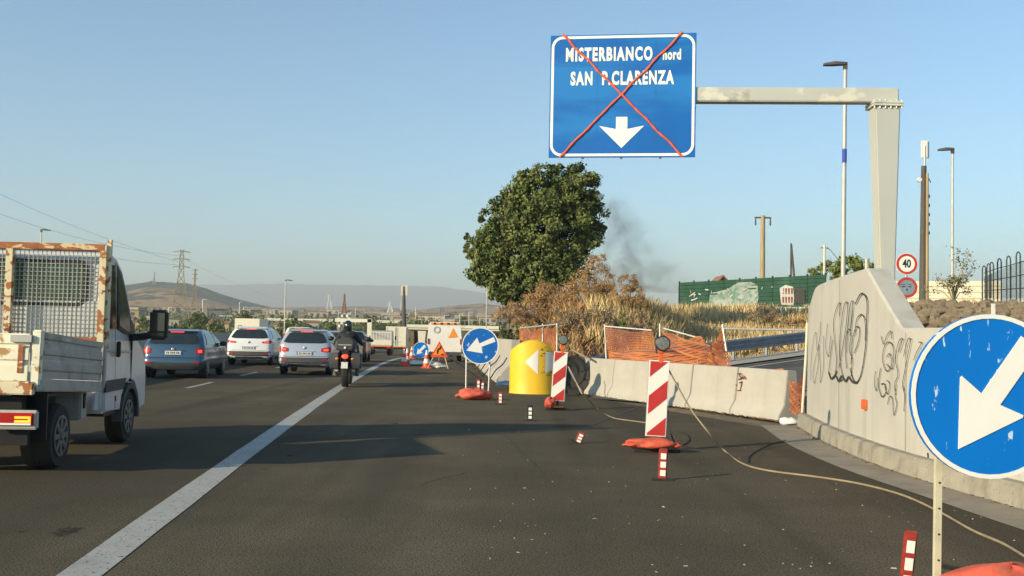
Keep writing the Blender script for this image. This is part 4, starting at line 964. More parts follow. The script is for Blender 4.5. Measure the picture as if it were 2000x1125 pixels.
# speed limit sign and covered round sign
sd = 26.0; s40 = thing('speed_limit_sign', 'round red ringed speed limit sign reading 40', 'sign', Q(1770.5, 515.5, sd), R(-2)); r4 = 21 / 2000 * sd
def ringsign(o, rad, mcol, inner):
    MB().lathe([(rad, 0), (rad, .015)], 36, Matrix.Rotation(R(90), 4, 'X')).build('disc', inner, o)
    circ = lambda r_: [(r_ * math.cos(a), r_ * math.sin(a)) for a in smart(0, 2 * math.pi * 35 / 36, 36)]
    b = MB(); ringpoly(b, circ(rad * .96), circ(rad * .74), -.021, .004); b.build('red_ring', mcol, o)
ringsign(s40, r4, M['red'], M['signwhite'])
b = MB(); text_mb(b, '40', .205, 0, 0, -.0185, xs=.72, bold=.035, space=1.0); b.build('number', M['black'], s40)
MB().tube([(0, .03, .1), (0, .03, -3.2)], .03, 8).build('post', M['galv'], s40)
s41 = thing('covered_sign', 'round red ringed sign with grey face and drawn eyes, half behind the wall', 'sign', Q(1771, 561.5, sd - .03), R(-2)); ringsign(s41, r4 * .97, M['red'], M['facegrey'])
b = MB()
for x in (-.085, .075):
    b.prism([(x - .06, .015), (x, .04), (x + .06, .015), (x, .005)], -.019, -.0155); b.prism([(x - .065, .07), (x, .09), (x + .065, .06), (x, .075)], -.019, -.0155)
b.prism([(-.01, -.02), (.01, -.02), (.02, -.08), (-.025, -.075)], -.019, -.0155); b.build('drawn_face', M['ink'], s41)
# white corrugated wall
ww = thing('sheet_wall', 'cream corrugated metal wall behind the speed limit sign', 'wall'); a = Q(1735, 590, 46); c = Q(1955, 592, 44); zt = Q(1850, 549, 45).z
for k in range(6):
    p0, p1 = a.lerp(c, k / 6 + .002), a.lerp(c, (k + 1) / 6 - .002); prof = []
    for r_ in range(8): prof += [(r_ / 8, 0), ((r_ + .2) / 8, .04), ((r_ + .5) / 8, .04), ((r_ + .7) / 8, 0)]
    prof.append((1, 0)); z0 = a.z - 1.2
    MB().loft([[(p.x, p.y - dy, z0 + (zt - z0) * z) for z, dy in prof] for p in (p0, p1)], closed=False).build('sheet', M['cream'], ww)
# hooped fence at the right edge
hf = thing('hooped_fence', 'dark iron fence with rounded hoop tops at the right edge', 'fence')
hp = [(1922, 576, 519), (1931, 576, 515), (1937, 576, 512), (1952, 577, 505), (1970, 576, 500), (1989, 576, 492), (2009, 576, 484), (2030, 576, 478), (2055, 576, 472)]
dts = smart(31, 22, len(hp))
for (px, pb_, pt_), d in zip(hp, dts):
    b = MB(); w_ = .10; p = Q(px, pb_, d); zt_ = Q(px, pt_, d).z
    pts = [(p.x - w_ / 2, d, p.z - .6), (p.x - w_ / 2, d, zt_ - .1), (p.x - w_ * .35, d, zt_ - .03), (p.x, d, zt_), (p.x + w_ * .35, d, zt_ - .03), (p.x + w_ / 2, d, zt_ - .1), (p.x + w_ / 2, d, p.z - .6)]
    b.tube(pts, .018, 6); b.build('hoop', M['hoop'], hf)
b = MB()
for f_ in (.15, .45, .75):
    pts = [Q(px, pb_ + (pt_ - pb_) * f_, d) for (px, pb_, pt_), d in zip(hp, dts)]; b.tube(pts, .012, 5)
for k in range(70):
    u = k / 69 * (len(hp) - 1.001); i = int(u); fr = u - i; d = dts[i] + (dts[i + 1] - dts[i]) * fr; px = hp[i][0] + (hp[i + 1][0] - hp[i][0]) * fr; pt_ = hp[i][2] + (hp[i + 1][2] - hp[i][2]) * fr
    b.tube([Q(px, 582, d), Q(px, pt_ + 22, d)], .0045, 4)
tag(b.build('mesh_infill', M['hoop'], hf), kind='stuff')
# lava stone wall
lw = thing('stone_wall', 'rough dark lava stone wall above the concrete wall at the right', 'wall'); rnd = random.Random(21)
proto = []
for k in range(6):
    b = MB(); b.blob((0, 0, 0), (1, .7, .8), 40 + k, .22, 9, 6); me = b.build('stone', M['lava'], lw, smooth=35); proto.append(me)
cnt = 0
for row in range(5):
    px = 1770 + row * 3
    while px < 2080:
        wd = rnd.uniform(14, 38); d = 23.6 - (px - 1790) / 290 * 3.5; yb = 642 - row * 11 + rnd.uniform(-3, 3); p = Q(px + wd / 2, yb - 3, d); hh = rnd.uniform(.09, .16)
        if cnt < 6: o = proto[cnt]
        else: o = bpy.data.objects.new('stone', proto[cnt % 6].data); COL.objects.link(o); o.parent = lw
        o.location = (p.x, p.y + row * .12 + .25, p.z - (.25 if row == 0 else 0)); o.scale = (wd / 2 / 2000 * d * 1.12, .22, hh); o.rotation_euler = (0, rnd.uniform(-.15, .15), rnd.uniform(-.3, .3)); cnt += 1
        px += wd * .95
b = MB(); pts = [Q(px, 640, 23.9 - (px - 1790) / 290 * 3.5) for px in (1770, 1850, 1950, 2090)]
b.loft([[(p.x, p.y + .35, 1.0), (p.x, p.y + .35, p.z + .48), (p.x, p.y + 1.0, p.z + .52), (p.x, p.y + 1.0, 1.0)] for p in pts]); b.build('earth_core', M['soil'], lw)
rm = MB(); p = Q(1940, 604, 20.5); rm.box((p.x, p.y, p.z - .1), (.07, .03, .42)); tag(rm.build('marker_post', M['white']), 'small white marker post before the lava stone wall', 'marker')
# ================================================================ VEGETATION
def crown_pts(lobes, d, k, per, n_leaf, depth=.9, seed=0, base=None, lo=.62):
    rr = np.random.default_rng(seed); P_, N_ = [], []
    for (px, py, r_) in lobes:
        c = np.array(Q(px, py, d + rr.uniform(-.3, .3) * r_ / k)); R_ = r_ / k
        m = max(6, int(per * (R_ ** 2)))
        for _ in range(m):
            a = rr.normal(size=3); a /= np.linalg.norm(a); cc = c + a * R_ * rr.uniform(lo, .98) * np.array([1, depth, 1]); rc = rr.uniform(.2, .42) * min(1, R_)
            b = rr.normal(size=(n_leaf, 3)); b /= np.linalg.norm(b, axis=1)[:, None]; q = cc + b * rc * rr.uniform(.3, 1.05, (n_leaf, 1)) * np.array([1, 1, .8])
            P_.append(q); N_.append(b * .6 + a * .7 + np.array([0, 0, .25]))
    return np.concatenate(P_), np.concatenate(N_)
kt = 2000 / 46
big = thing('big_tree', 'large round dense green tree on the dry bank in the middle', 'tree', (Q(1055, 600, 46).x, 46, 2.6)); org = np.array(big.location)
lobes = [(1050, 385, 66), (1122, 372, 54), (1000, 425, 60), (1140, 420, 44), (962, 478, 50), (1010, 490, 78), (1085, 455, 90), (1148, 455, 38), (950, 520, 42), (1055, 540, 62), (1000, 560, 40), (1115, 515, 52), (1105, 400, 50), (978, 575, 16), (1162, 395, 14), (1180, 446, 10), (1155, 350, 14), (1030, 345, 24), (1130, 340, 22), (1075, 335, 20), (940, 470, 22), (928, 500, 18)]
ro = random.Random(3)
for q in range(26):
    l_ = ro.choice(lobes[:11]); a_ = ro.uniform(0, 6.28); lobes.append((l_[0] + math.cos(a_) * l_[2] * 1.0, l_[1] + math.sin(a_) * l_[2] * 1.0, ro.uniform(6, 13)))
lobes += [(960, 555, 26), (935, 535, 18), (985, 585, 18)]
pp, nn2 = crown_pts(lobes, 46, kt, 50, 60, seed=2, lo=.40); cards('foliage', pp - org, nn2, .17, M['leaf'], big)
b = MB(); b.tube([(0, 0, -1.2), (.05, 0, 1.0), (-.1, 0, 2.2)], [.32, .25, .2], 10)
for (x, z, y) in ((-1.9, 3.2, -.6), (1.7, 3.6, .3), (-.6, 5.2, 0), (.9, 5.6, -.4), (-1.2, 4.4, .9), (.3, 4.2, -1.3)): b.tube([(-.1, 0, 2.0 - .3), (x * .45, y * .5, 2.3 + (z - 2) * .3), (x, y, z)], [.15, .09, .03], 7)
b.build('trunk', M['bark'], big, smooth=60)
def bush(name, label, cat, lobes, d, m, per, nl, size, seed, group=None, stems=True):
    x, y, r_ = lobes[0]; c = Q(x, y, d); o = thing(name, label, cat, (c.x, d, T(c.x, d)), group=group); k = 2000 / d
    p_, n_ = crown_pts(lobes, d, k, per * (1 if cat == 'tree' else 1.7), nl, seed=seed); cards('foliage', p_ - np.array(o.location), n_, size if cat == 'tree' else size * .95, m, o, asp=.35 if cat == 'tree' else .22)
    if stems:
        b = MB(); rr = random.Random(seed)
        for q in range(7):
            l = rr.choice(lobes); e = Q(l[0] + rr.uniform(-.6, .6) * l[2], l[1] - rr.uniform(0, .6) * l[2], d + rr.uniform(-.3, .3)) - Vector(o.location)
            b.tube([(rr.uniform(-.2, .2), rr.uniform(-.1, .1), -.2), (e.x * .5, e.y * .6, e.z * .45), e], [.035, .025, .008], 5)
        b.build('stem', M['bark'], o)
    return o
bush('dry_bush', 'tall rusty brown dry bush beside the right side of the big tree', 'bush', [(1165, 545, 38), (1150, 580, 40), (1180, 575, 30), (1168, 505, 16), (1125, 570, 30)], 41, M['rust_leaf'], 60, 60, .11, 31)
bush('dry_bush', 'second rusty dry bush, with a pointed top, right of the tallest one', 'bush', [(1224, 552, 22), (1235, 580, 28), (1215, 585, 26), (1248, 600, 22)], 40, M['rust_leaf'], 70, 60, .10, 32)
bush('dry_bush', 'wide orange brown dry bush under the big tree', 'bush', [(1075, 590, 40), (1040, 605, 34), (1105, 600, 36), (1060, 570, 22), (1010, 612, 24)], 42, M['rust_leaf'], 60, 50, .11, 33)
bush('dry_bush', 'pale brown dry bush at the left foot of the big tree', 'bush', [(990, 605, 20), (1005, 620, 22), (975, 620, 14), (1030, 625, 20)], 41, M['rust_leaf'], 60, 50, .10, 34)
bush('dead_bush', 'grey brown tangled dead bush behind the yellow drum', 'bush', [(1120, 640, 38), (1090, 625, 26), (1150, 650, 34), (1170, 625, 30), (1128, 672, 24), (1190, 640, 26)], 37, M['grey_twig'], 55, 60, .12, 35)
bush('dark_shrub', 'dark narrow shrub at the left end of the bank', 'bush', [(990, 640, 14), (1002, 650, 16), (985, 655, 12), (1010, 640, 12)], 39, M['leaf'], 70, 50, .12, 36)
bush('dead_bush', 'greyish dead bush right of the green sprout', 'bush', [(1245, 625, 22), (1262, 640, 20), (1225, 650, 20), (1205, 660, 24)], 36, M['grey_twig'], 60, 55, .11, 37)
bush('green_sprout', 'small bright green sprouting plant in the dry grass', 'plant', [(1217, 624, 10), (1215, 632, 9)], 34, M['leaf2'], 200, 60, .09, 38, stems=False)
bush('brown_bush', 'brown green bush below the graffiti on the green fence', 'bush', [(1495, 614, 20), (1515, 622, 18), (1478, 620, 16)], 50, M['grey_twig'], 50, 50, .13, 39)
bush('brown_bush', 'low brown bush at the far right of the dry bank', 'bush', [(1560, 628, 16), (1580, 632, 14), (1540, 634, 14)], 49, M['rust_leaf'], 50, 50, .12, 40)
bush('green_tree', 'broad bright green tree behind the green fence and gantry column', 'tree', [(1625, 540, 30), (1660, 532, 32), (1690, 528, 26), (1598, 535, 18), (1650, 515, 16), (1715, 540, 22), (1640, 560, 30)], 74, M['leaf2'], 26, 60, .24, 41)
# sapling before the lamp
sa = thing('sapling', 'thin sparse sapling growing before the distant street lamp', 'tree', (Q(1862, 590, 30).x, 30, Q(1862, 590, 30).z)); b = MB(); rr = random.Random(5); tips = []
for q in range(15):
    a = rr.uniform(-1, 1); e = Vector((a * .75, rr.uniform(-.3, .3), rr.uniform(.6, 1.9) - abs(a) * .35)); m_ = e * .5 + Vector((a * -.08, 0, .12)); b.tube([(0, 0, 0), m_, e], [.02, .012, .005], 5)
    for t in (.35, .5, .65, .8, .95, 1.0): tips.append([list(m_.lerp(e, t) + Vector((rr.gauss(0, .08), rr.gauss(0, .08), rr.gauss(0, .07)))) for _ in range(7)])
b.build('stem', M['wood'], sa); tp_ = np.array(tips).reshape(-1, 3); cards('foliage', tp_, RNG.normal(size=tp_.shape), .10, M['twigleaf'], sa, asp=.35)
# dry grass on the bank (uncountable)
def grass(name, n, xr, dr_, h, wd, m, cond, seed, lean=.2):
    rr = np.random.default_rng(seed); out = []
    while len(out) < n:
        px = rr.uniform(*xr); d = rr.uniform(*dr_); x = (px - 1000) / 2000 * d
        if not cond(x, d, px): continue
        out.append((x, d, T(x, d) - .03))
    o = blades(name, np.array(out), h, wd, m, lean); return tag(o, kind='stuff')
on_bank = lambda x, d, px: ramp(x, d)[1] > 6.3 and x - E(d) > 6.1
grass('dry_grass', 14000, (1150, 1335), (36, 56), .78, .016, M['straw'], lambda x, d, px: on_bank(x, d, px) and math.sin(x * 1.3 + d * .7) + math.sin(x * .5 - d * .4 + 2) > -1.1, 1)
grass('middle_dry_grass', 14000, (1320, 1700), (36, 60), .58, .018, M['straw'], lambda x, d, px: on_bank(x, d, px) and math.sin(x * 1.3 + d * .7) + math.sin(x * .5 - d * .4 + 2) > -.9, 7)
grass('low_dry_grass', 11000, (960, 1700), (32, 60), .22, .022, M['straw'], lambda x, d, px: on_bank(x, d, px), 2, .5)
grass('brown_grass', 3500, (965, 1200), (34, 50), .55, .02, M['rust_leaf'], lambda x, d, px: on_bank(x, d, px), 3, .5)
grass('wall_top_grass', 2600, (1780, 2080), (23.3, 30), .22, .012, M['straw'], lambda x, d, px: x > 8.2, 4, .6)
grass('verge_grass', 1500, (1140, 1600), (26, 48), .18, .014, M['straw'], lambda x, d, px: 5.3 < ramp(x, d)[1] < 6.5, 5, .6)
b = MB(); rr = random.Random(77)
for k in range(230):
    px = rr.uniform(900, 1990); py = rr.uniform(800, 1120)
    if rr.random() < .35: px = rr.uniform(1140, 1560); py = 770 + (px - 1140) * .13 + rr.uniform(2, 12)
    c = G(px, py)
    if c.x > wall_x(c.y) - .1 or c.y < 4: continue
    s_ = rr.uniform(.002, .008); L_ = rr.choice([1, 1, 1, 2.8]); b.box((c.x, c.y, s_ * .4), (s_ * 2 * L_, s_ * 1.6, s_), rz=rr.uniform(0, 3), tap=.6)
tag(b.build('road_grit', M['pebble']), kind='stuff')
b = MB()
for k in range(160):
    t = rr.random(); p_ = at_t(KP, t * .8); b.box((p_.x - rr.uniform(0, .08), p_.y, .02), (rr.uniform(.01, .04), rr.uniform(.01, .05), .012), rz=rr.uniform(0, 3))
for k in range(120):
    i = rr.randrange(4); p_ = F[i].lerp(F[i + 1], rr.random()); b.blob((p_.x, p_.y - rr.uniform(.0, .12), .01), (rr.uniform(.01, .05), .02, .015), k, .3, 6, 4)
tag(b.build('gutter_debris', M['soil']), kind='stuff')
# ================================================================ VEHICLES
def make_wheel(parent, x, y, r, wd, side, rim='alloy'):
    X = Matrix.Translation((x, y, r)) @ Matrix.Rotation(R(90), 4, 'Y')
    b = MB(); b.lathe([(r * .60, -wd / 2), (r * .93, -wd / 2), (r, -wd * .34), (r, -wd * .10), (r * .985, -wd * .09), (r * .985, -wd * .06), (r, -wd * .05), (r, wd * .05), (r * .985, wd * .06), (r * .985, wd * .09), (r, wd * .10), (r, wd * .34), (r * .93, wd / 2), (r * .60, wd / 2)], 28, X)
    w_ = b.build('wheel', M['rubber'], parent, smooth=40)
    b = MB(); sx = side * (wd * .5 + .003)
    b.lathe([(r * .62, -.01), (r * .64, .01), (r * .56, .012), (r * .54, -.02)], 28, Matrix.Translation((x + sx, y, r)) @ Matrix.Rotation(R(90) * side, 4, 'Y'))
    n = 5 if rim == 'alloy' else 8
    for k in range(n):
        a = 2 * math.pi * k / n; c, s_ = math.cos(a), math.sin(a)
        b.box((x + sx, y + c * r * .32, r + s_ * r * .32), (.025, r * .52, r * (.12 if rim == 'alloy' else .16)), rx=a)
    b.lathe([(r * .16, 0), (r * .13, .03)], 12, Matrix.Translation((x + sx, y, r)) @ Matrix.Rotation(R(90) * side, 4, 'Y'))
    b.build('rim', M['chrome'] if rim == 'alloy' else M['steelrim'], w_, smooth=35); return w_
class CarShape:
    def __init__(s, L_, lv): s.L = L_; s.lv = lv       # level: z, half width, rear y, front y, corner
    def at(s, z):
        l = s.lv
        for a, c in zip(l, l[1:]):
            if a[0] <= z <= c[0]: t = (z - a[0]) / (c[0] - a[0]); return [a[i] + (c[i] - a[i]) * t for i in range(5)]
        return list(l[0] if z < l[0][0] else l[-1])
    def corner(s, ax, w_, cr):
        q = ax - (w_ - cr)
        return 0 if q <= 0 else cr - math.sqrt(max(0, cr * cr - min(q, cr) ** 2))
    def rear(s, x, z):
        _, w_, r_, f, cr = s.at(z); return r_ + .07 * (x / w_) ** 2 + s.corner(abs(x), w_, cr)
    def ring(s, z):
        _, w_, r_, f, cr = s.at(z); us_ = [0, .3, .55, .72, .82, .90, .96, .99, 1.0]; pts = []
        yb = r_ + .07 + cr; yf = f - .22 - cr
        R_ = [(u * w_, r_ + .07 * u * u + s.corner(u * w_, w_, cr)) for u in us_]
        S_ = [(w_ * (1 + .012 * math.sin(math.pi * k / 9)), yb + (yf - yb) * k / 9) for k in range(1, 9)]
        Fr = [(u * w_, f - .22 * u * u - s.corner(u * w_, w_, cr)) for u in us_[::-1]]
        right = R_ + S_ + Fr; left = [(-x, y) for x, y in right[::-1]]
        return [(x, y, z) for x, y in right + left[1:-1]]
    def body(s, m, parent, wheels, rw):
        zs = []
        for a, c in zip(s.lv, s.lv[1:]):
            n = max(1, int((c[0] - a[0]) / .07)); zs += [a[0] + (c[0] - a[0]) * k / n for k in range(n)]
        zs.append(s.lv[-1][0]); b = MB(); b.loft([s.ring(z) for z in zs]); o = b.build('body', m, parent, smooth=32)
        for y in wheels:
            c = MB(); c.lathe([(rw * 1.14, -1.3), (rw * 1.14, 1.3)], 28, Matrix.Translation((0, y, rw + .01)) @ Matrix.Rotation(R(90), 4, 'Y')); co = c.build('cut', m)
            md = o.modifiers.new('b', 'BOOLEAN'); md.object = co; md.operation = 'DIFFERENCE'; md.solver = 'EXACT'
            dg = bpy.context.evaluated_depsgraph_get(); me = bpy.data.meshes.new_from_object(o.evaluated_get(dg)); o.modifiers.clear(); o.data = me; bpy.data.objects.remove(co)
        o.data.name = 'body'
        b = MB(); z0 = s.lv[0][0]; b.box((0, s.L / 2, z0 + .25), (s.lv[2][1] * 2 - .36, s.L - .3, .5)); b.build('underbody', M['dark'], parent)
        return o
    def rpatch(s, nm, m, parent, x0, x1, z0, z1, off=.012, nx=10, nz=6, shape=None, th=.02, sym=False):
        """panel laid on the rear surface; shape(u,v)->(x,z) optional"""
        b = MB()
        for L_ in (0, 1):
            for j in range(nz + 1):
                for i in range(nx + 1):
                    u, v = i / nx, j / nz
                    if shape: x, z = shape(u, v)
                    else: x, z = x0 + (x1 - x0) * u, z0 + (z1 - z0) * v
                    b.v.append((x * (1.004), s.rear(x, z) - off + (th if L_ else 0), z))
        n = nx + 1; K = n * (nz + 1)
        for j in range(nz):
            for i in range(nx):
                a = j * n + i; b.f.append((a, a + 1, a + n + 1, a + n)); b.f.append((K + a, K + a + n, K + a + n + 1, K + a + 1))
        per = [i for i in range(nx)] + [j * n + nx for j in range(nz)] + [nz * n + i for i in range(nx, 0, -1)] + [j * n for j in range(nz, 0, -1)]
        for a, c in zip(per, per[1:] + per[:1]): b.f.append((a, c, K + c, K + a))
        b.m = [0] * len(b.f); return b.build(nm, m, parent, smooth=30)
    def spatch(s, nm, m, parent, side, rows, off=.010):
        """side panel: rows of (z, y0, y1)"""
        b = MB(); n = 6
        for L_ in (0, 1):
            for z, y0, y1 in rows:
                w_ = s.at(z)[1]
                for i in range(n + 1): y = y0 + (y1 - y0) * i / n; b.v.append((side * (w_ * 1.010 + off - (.02 if L_ else 0)), y, z))
        k = n + 1; K = k * len(rows)
        for j in range(len(rows) - 1):
            for i in range(n): a = j * k + i; b.f.append((a, a + 1, a + k + 1, a + k)); b.f.append((K + a, K + a + k, K + a + k + 1, K + a + 1))
        nz = len(rows) - 1
        per = [i for i in range(n)] + [j * k + n for j in range(nz)] + [nz * k + i for i in range(n, 0, -1)] + [j * k for j in range(nz, 0, -1)]
        for a, c in zip(per, per[1:] + per[:1]): b.f.append((a, c, K + c, K + a))
        b.m = [0] * len(b.f); return b.build(nm, m, parent, smooth=30)
def hatch_levels(Ht, hw, L_, belt, r_off=(0, 0, .02, .06, .12), glass_rake=.45, roof_in=.74, hood=.85):
    z0 = .20; b2 = belt
    z0 = .26
    return [(z0, hw * .84, .12, L_ - .12, .10), (z0 + .10, hw * .96, .03, L_ - .03, .14), (.48, hw, .0, L_, .17), (.60, hw, .02, L_, .18), (.64, hw * .995, .055, L_ - .02, .16), (b2 - .12, hw, .09, L_ - .10, .16),
            (b2, hw * .985, .12, L_ - .35, .16), (b2 + .04, hw * .965, .135, L_ - 1.05, .16), (b2 + (Ht - b2) * .35, hw * .915, .12 + glass_rake * .32, L_ - 1.45, .16), (b2 + (Ht - b2) * .68, hw * .82, .12 + glass_rake * .66, L_ - 1.85, .16),
            (Ht - .075, hw * .75, .12 + glass_rake, L_ - 2.1, .18), (Ht - .03, hw * roof_in * .93, .12 + glass_rake + .16, L_ - 2.35, .2), (Ht, hw * roof_in * .62, .12 + glass_rake + .55, L_ - 2.75, .2)]
def make_car(label, cat, name, x, y, rz, paint, Ht=1.5, hw=.89, L_=4.2, belt=.98, rake=.45, tail='round', lit=True, clad=None, plate=True, mirrors=True, rails=False, glass=None, wr=.32, group=None, z=0, spoiler=True, detail=True):
    o = thing(name, label, cat, (x, y, z), rz, group); s = CarShape(L_, hatch_levels(Ht, hw, L_, belt, glass_rake=rake)); gl = glass or M['glass']
    wy = (.78, L_ - .85); s.body(paint, o, wy, wr)
    for yw in wy:
        for sd_ in (-1, 1): make_wheel(o, sd_ * (hw - .115), yw, wr, .21, sd_)
    gz0, gz1 = belt + .06, Ht - .12
    def wshape(u, v):
        z = gz0 + (gz1 - gz0) * v; w_ = s.at(z)[1] * (.86 - .05 * v); e = abs(2 * u - 1); cut = .035 * max(0, e - .8) * 5
        zz = z + cut * (1 if v < .5 else -1) * abs(2 * v - 1); return (w_ * (2 * u - 1), zz)
    s.rpatch('rear_window', gl, o, 0, 0, 0, 0, shape=wshape, nx=16, nz=6)
    T_ = M['taillit'] if lit else M['tail']
    bz = belt - .06
    for sd_ in (-1, 1):
        if tail == 'round': sh = lambda u, v, sd_=sd_: (sd_ * hw * (.72 + .255 * (u ** .8)), bz - .19 + .21 * v + .04 * (1 - 2 * v) * (1 - u) ** 2)
        elif tail == 'wide': sh = lambda u, v, sd_=sd_: (sd_ * hw * (.58 + .40 * u), bz - .07 + .13 * v * (.45 + .55 * u) - .01 * u)
        elif tail == 'tall': sh = lambda u, v, sd_=sd_: (sd_ * hw * (.86 + .11 * u), bz - .28 + .62 * v)
        else: sh = lambda u, v, sd_=sd_: (sd_ * hw * (.62 + .35 * u), bz - .19 + (.20 * v) * (.55 + .45 * u) + .05 * (1 - u) * .5)
        if sd_ < 0: sh2 = (lambda f: lambda u, v: f(1 - u, v))(sh)
        else: sh2 = sh
        t_ = s.rpatch('tail_lamp', M['tail'], o, 0, 0, 0, 0, shape=sh2, nx=6, nz=5, off=.018)
        if lit: s.rpatch('lit_lamp', T_, t_, 0, 0, 0, 0, shape=(lambda f: lambda u, v: f(.25 + .5 * u, .25 + .45 * v))(sh2), nx=4, nz=3, off=.024, th=.004)
    if lit: s.rpatch('high_brake_lamp', T_, o, -.20, .20, Ht - .105, Ht - .075, off=.02, nx=4, nz=1)
    if plate:
        pz = .78 if not clad else .74
        p_ = s.rpatch('number_plate', M['plate'], o, -.26, .26, pz - .055, pz + .055, off=.02, nx=4, nz=1)
        for q in (-1, 1): s.rpatch('plate_band', M['plateblue'], p_, q * .245 - .015, q * .245 + .015, pz - .05, pz + .05, off=.024, nx=1, nz=1, th=.003)
        if detail:
            for q, xx in enumerate((-.17, -.12, -.05, 0, .05, .12, .17)): s.rpatch('plate_mark', M['black'], p_, xx - .014, xx + .014, pz - .03, pz + .03, off=.024, nx=1, nz=1, th=.003)
        s.rpatch('plate_recess', M['dark'] if not detail else paint, o, -.34, .34, pz + .068, pz + .085, off=.03, nx=4, nz=1)
    cz = .60 if clad else .47
    s.rpatch('rear_bumper', M['cladding'] if clad is not False else paint, o, -hw * .97, hw * .97, .28, cz, off=.016, nx=16, nz=2)
    if detail:
        for q in (-1, 1): s.rpatch('bumper_reflector', M['tail'], o, min(q * hw * .66, q * hw * .86), max(q * hw * .66, q * hw * .86), (cz - .10) if clad else .46, (cz - .05) if clad else .51, off=.022, nx=2, nz=1)
        s.rpatch('boot_seam', M['dark'], o, -hw * .80, hw * .80, .635, .645, off=.008, nx=10, nz=1, th=.004)
        b = MB(); b.lathe([(.045, -.01), (.05, 0), (.03, .012)], 14, Matrix.Translation((0, s.rear(0, belt - .10) - .02, belt - .10)) @ Matrix.Rotation(R(90), 4, 'X')); b.build('badge', M['chrome'], o)
        if clad: s.rpatch('skid_plate', M['cladding'], o, -hw * .6, hw * .6, .30, .38, off=.024, nx=8, nz=1)
    for sd_ in (-1, 1):
        y0 = .12 + rake
        rows = lambda ya, yb, za, zb: [(za + (zb - za) * k / 4, ya[0] + (ya[1] - ya[0]) * k / 4, yb[0] + (yb[1] - yb[0]) * k / 4) for k in range(5)]
        zt = Ht - .14; zb_ = belt + .05; ym = L_ * .47
        s.spatch('side_window', gl, o, sd_, rows((y0 * .55 + .30, y0 + .30), (ym - .04, ym - .04), zb_, zt))
        s.spatch('side_window', gl, o, sd_, rows((ym + .04, ym + .04), (L_ - 1.35, L_ - 2.05), zb_, zt))
        s.spatch('sill', M['cladding'], o, sd_, [(.24, 1.2, L_ - 1.3), (.36, 1.2, L_ - 1.3)])
        if mirrors:
            b = MB(); b.blob((sd_ * (hw + .10), L_ - 1.62, belt + .06), (.11, .07, .08), 1, .05, 10, 7); b.box((sd_ * (hw + .0), L_ - 1.58, belt + .0), (.14, .04, .03)); b.build('mirror', paint if not detail else M['black'], o, smooth=50)
        for k in (0, 1):
            yh = ym - .12 if k == 0 else ym + .95
            b = MB(); b.box((sd_ * (s.at(belt - .12)[1] * 1.01 + .015), yh - (.0 if k == 0 else .25), belt - .12), (.03, .16, .025)); b.build('door_handle', paint, o)
        if rails: b = MB(); b.tube([(sd_ * hw * .72, 1.05, Ht - .03), (sd_ * hw * .72, 1.2, Ht + .03), (sd_ * hw * .72, L_ - 2.5, Ht + .03), (sd_ * hw * .72, L_ - 2.3, Ht - .03)], .018, 6); b.build('roof_rail', M['galv'], o)
    s2 = s.at(Ht * .8)
    if spoiler: b = MB(); yr = .12 + rake; b.loft([[(x, yr - .10 + .05 * (x / hw) ** 2, Ht - .085), (x, yr - .11 + .05 * (x / hw) ** 2, Ht - .06), (x, yr + .25, Ht - .012 - .05 * (x / hw) ** 2), (x, yr + .25, Ht - .10)] for x in smart(-hw * .68, hw * .68, 9)]); b.build('spoiler', paint, o, smooth=30)
    b = MB(); b.loft([[(x, L_ - 1.12 - .2 * (x / hw) ** 2, belt + .05), (x, L_ - 1.10 - .2 * (x / hw) ** 2, belt + .06), (x * .86, L_ - 2.02 - .1 * (x / hw) ** 2, Ht - .12), (x * .86, L_ - 2.04 - .1 * (x / hw) ** 2, Ht - .13)] for x in smart(-hw * .82, hw * .82, 7)]); b.build('windscreen', gl, o)
    return o
def on_road(px, py):
    """ground point on the main road under a pixel (following the slope of the road)"""
    z = 0.0
    for _ in range(80): p = G(px, py, z); z = H(p.y)
    return p
p = on_road(340, 740); make_car('blue grey hatchback with lit brake lamp, between the truck mirror and the median barrier', 'car', 'hatchback', p.x - .05, p.y - .1, hdg(30) + R(1), M['bluegrey'], 1.50, .90, 4.3, .98, .52, 'round', clad=None)
p = on_road(484, 714); make_car('white sport utility car with lit brake lamps beside the median barrier', 'car', 'sport_utility_car', p.x, p.y, hdg(42), M['suvwhite'], 1.64, .93, 4.4, 1.08, .42, 'wide', clad=True, rails=True)
p = on_road(592, 733); make_car('silver crossover with lit brake lamps and dark lower bumper, just left of the motorcycle', 'car', 'crossover', p.x + .02, p.y, hdg(35), M['silver'], 1.58, .89, 4.1, 1.03, .44, 'slant', clad=True, rails=False)
p = on_road(562, 700); make_car('dark windowed car with lit brake lamp ahead between the white and silver cars', 'car', 'estate_car', p.x - .1, p.y + 3, hdg(55), M['boxcream'], 1.72, .90, 4.3, 1.05, .2, 'tall', clad=None, detail=False)
p = on_road(650, 716); make_car('grey car half hidden behind the silver crossover and the rider', 'car', 'saloon_car', p.x + .1, p.y, hdg(45), M['silver'], 1.55, .87, 4.0, 1.0, .4, 'tall', lit=False, detail=False)
p = on_road(698, 706); make_car('dark hatchback with tall red lamps just right of the rider', 'car', 'small_car', p.x - .15, p.y - 2, hdg(48), M['darkcar'], 1.55, .85, 3.9, 1.0, .35, 'tall', lit=False, detail=False)
p = P(402, 655, 62); make_car('pale car on the opposite carriageway seen over the median barrier', 'car', 'oncoming_car', E(62) - 12.1, 62, hdg(62) + math.pi, M['silver'], 1.55, .87, 4.2, 1.0, .4, 'tall', lit=False, plate=False, detail=False, z=H(62))
make_car('white car on the opposite carriageway seen left of the truck mirror', 'car', 'oncoming_car', E(58) - 16.2, 60, hdg(58) + math.pi, M['suvwhite'], 1.6, .87, 4.2, 1.0, .4, 'tall', lit=False, plate=False, detail=False, z=H(60))
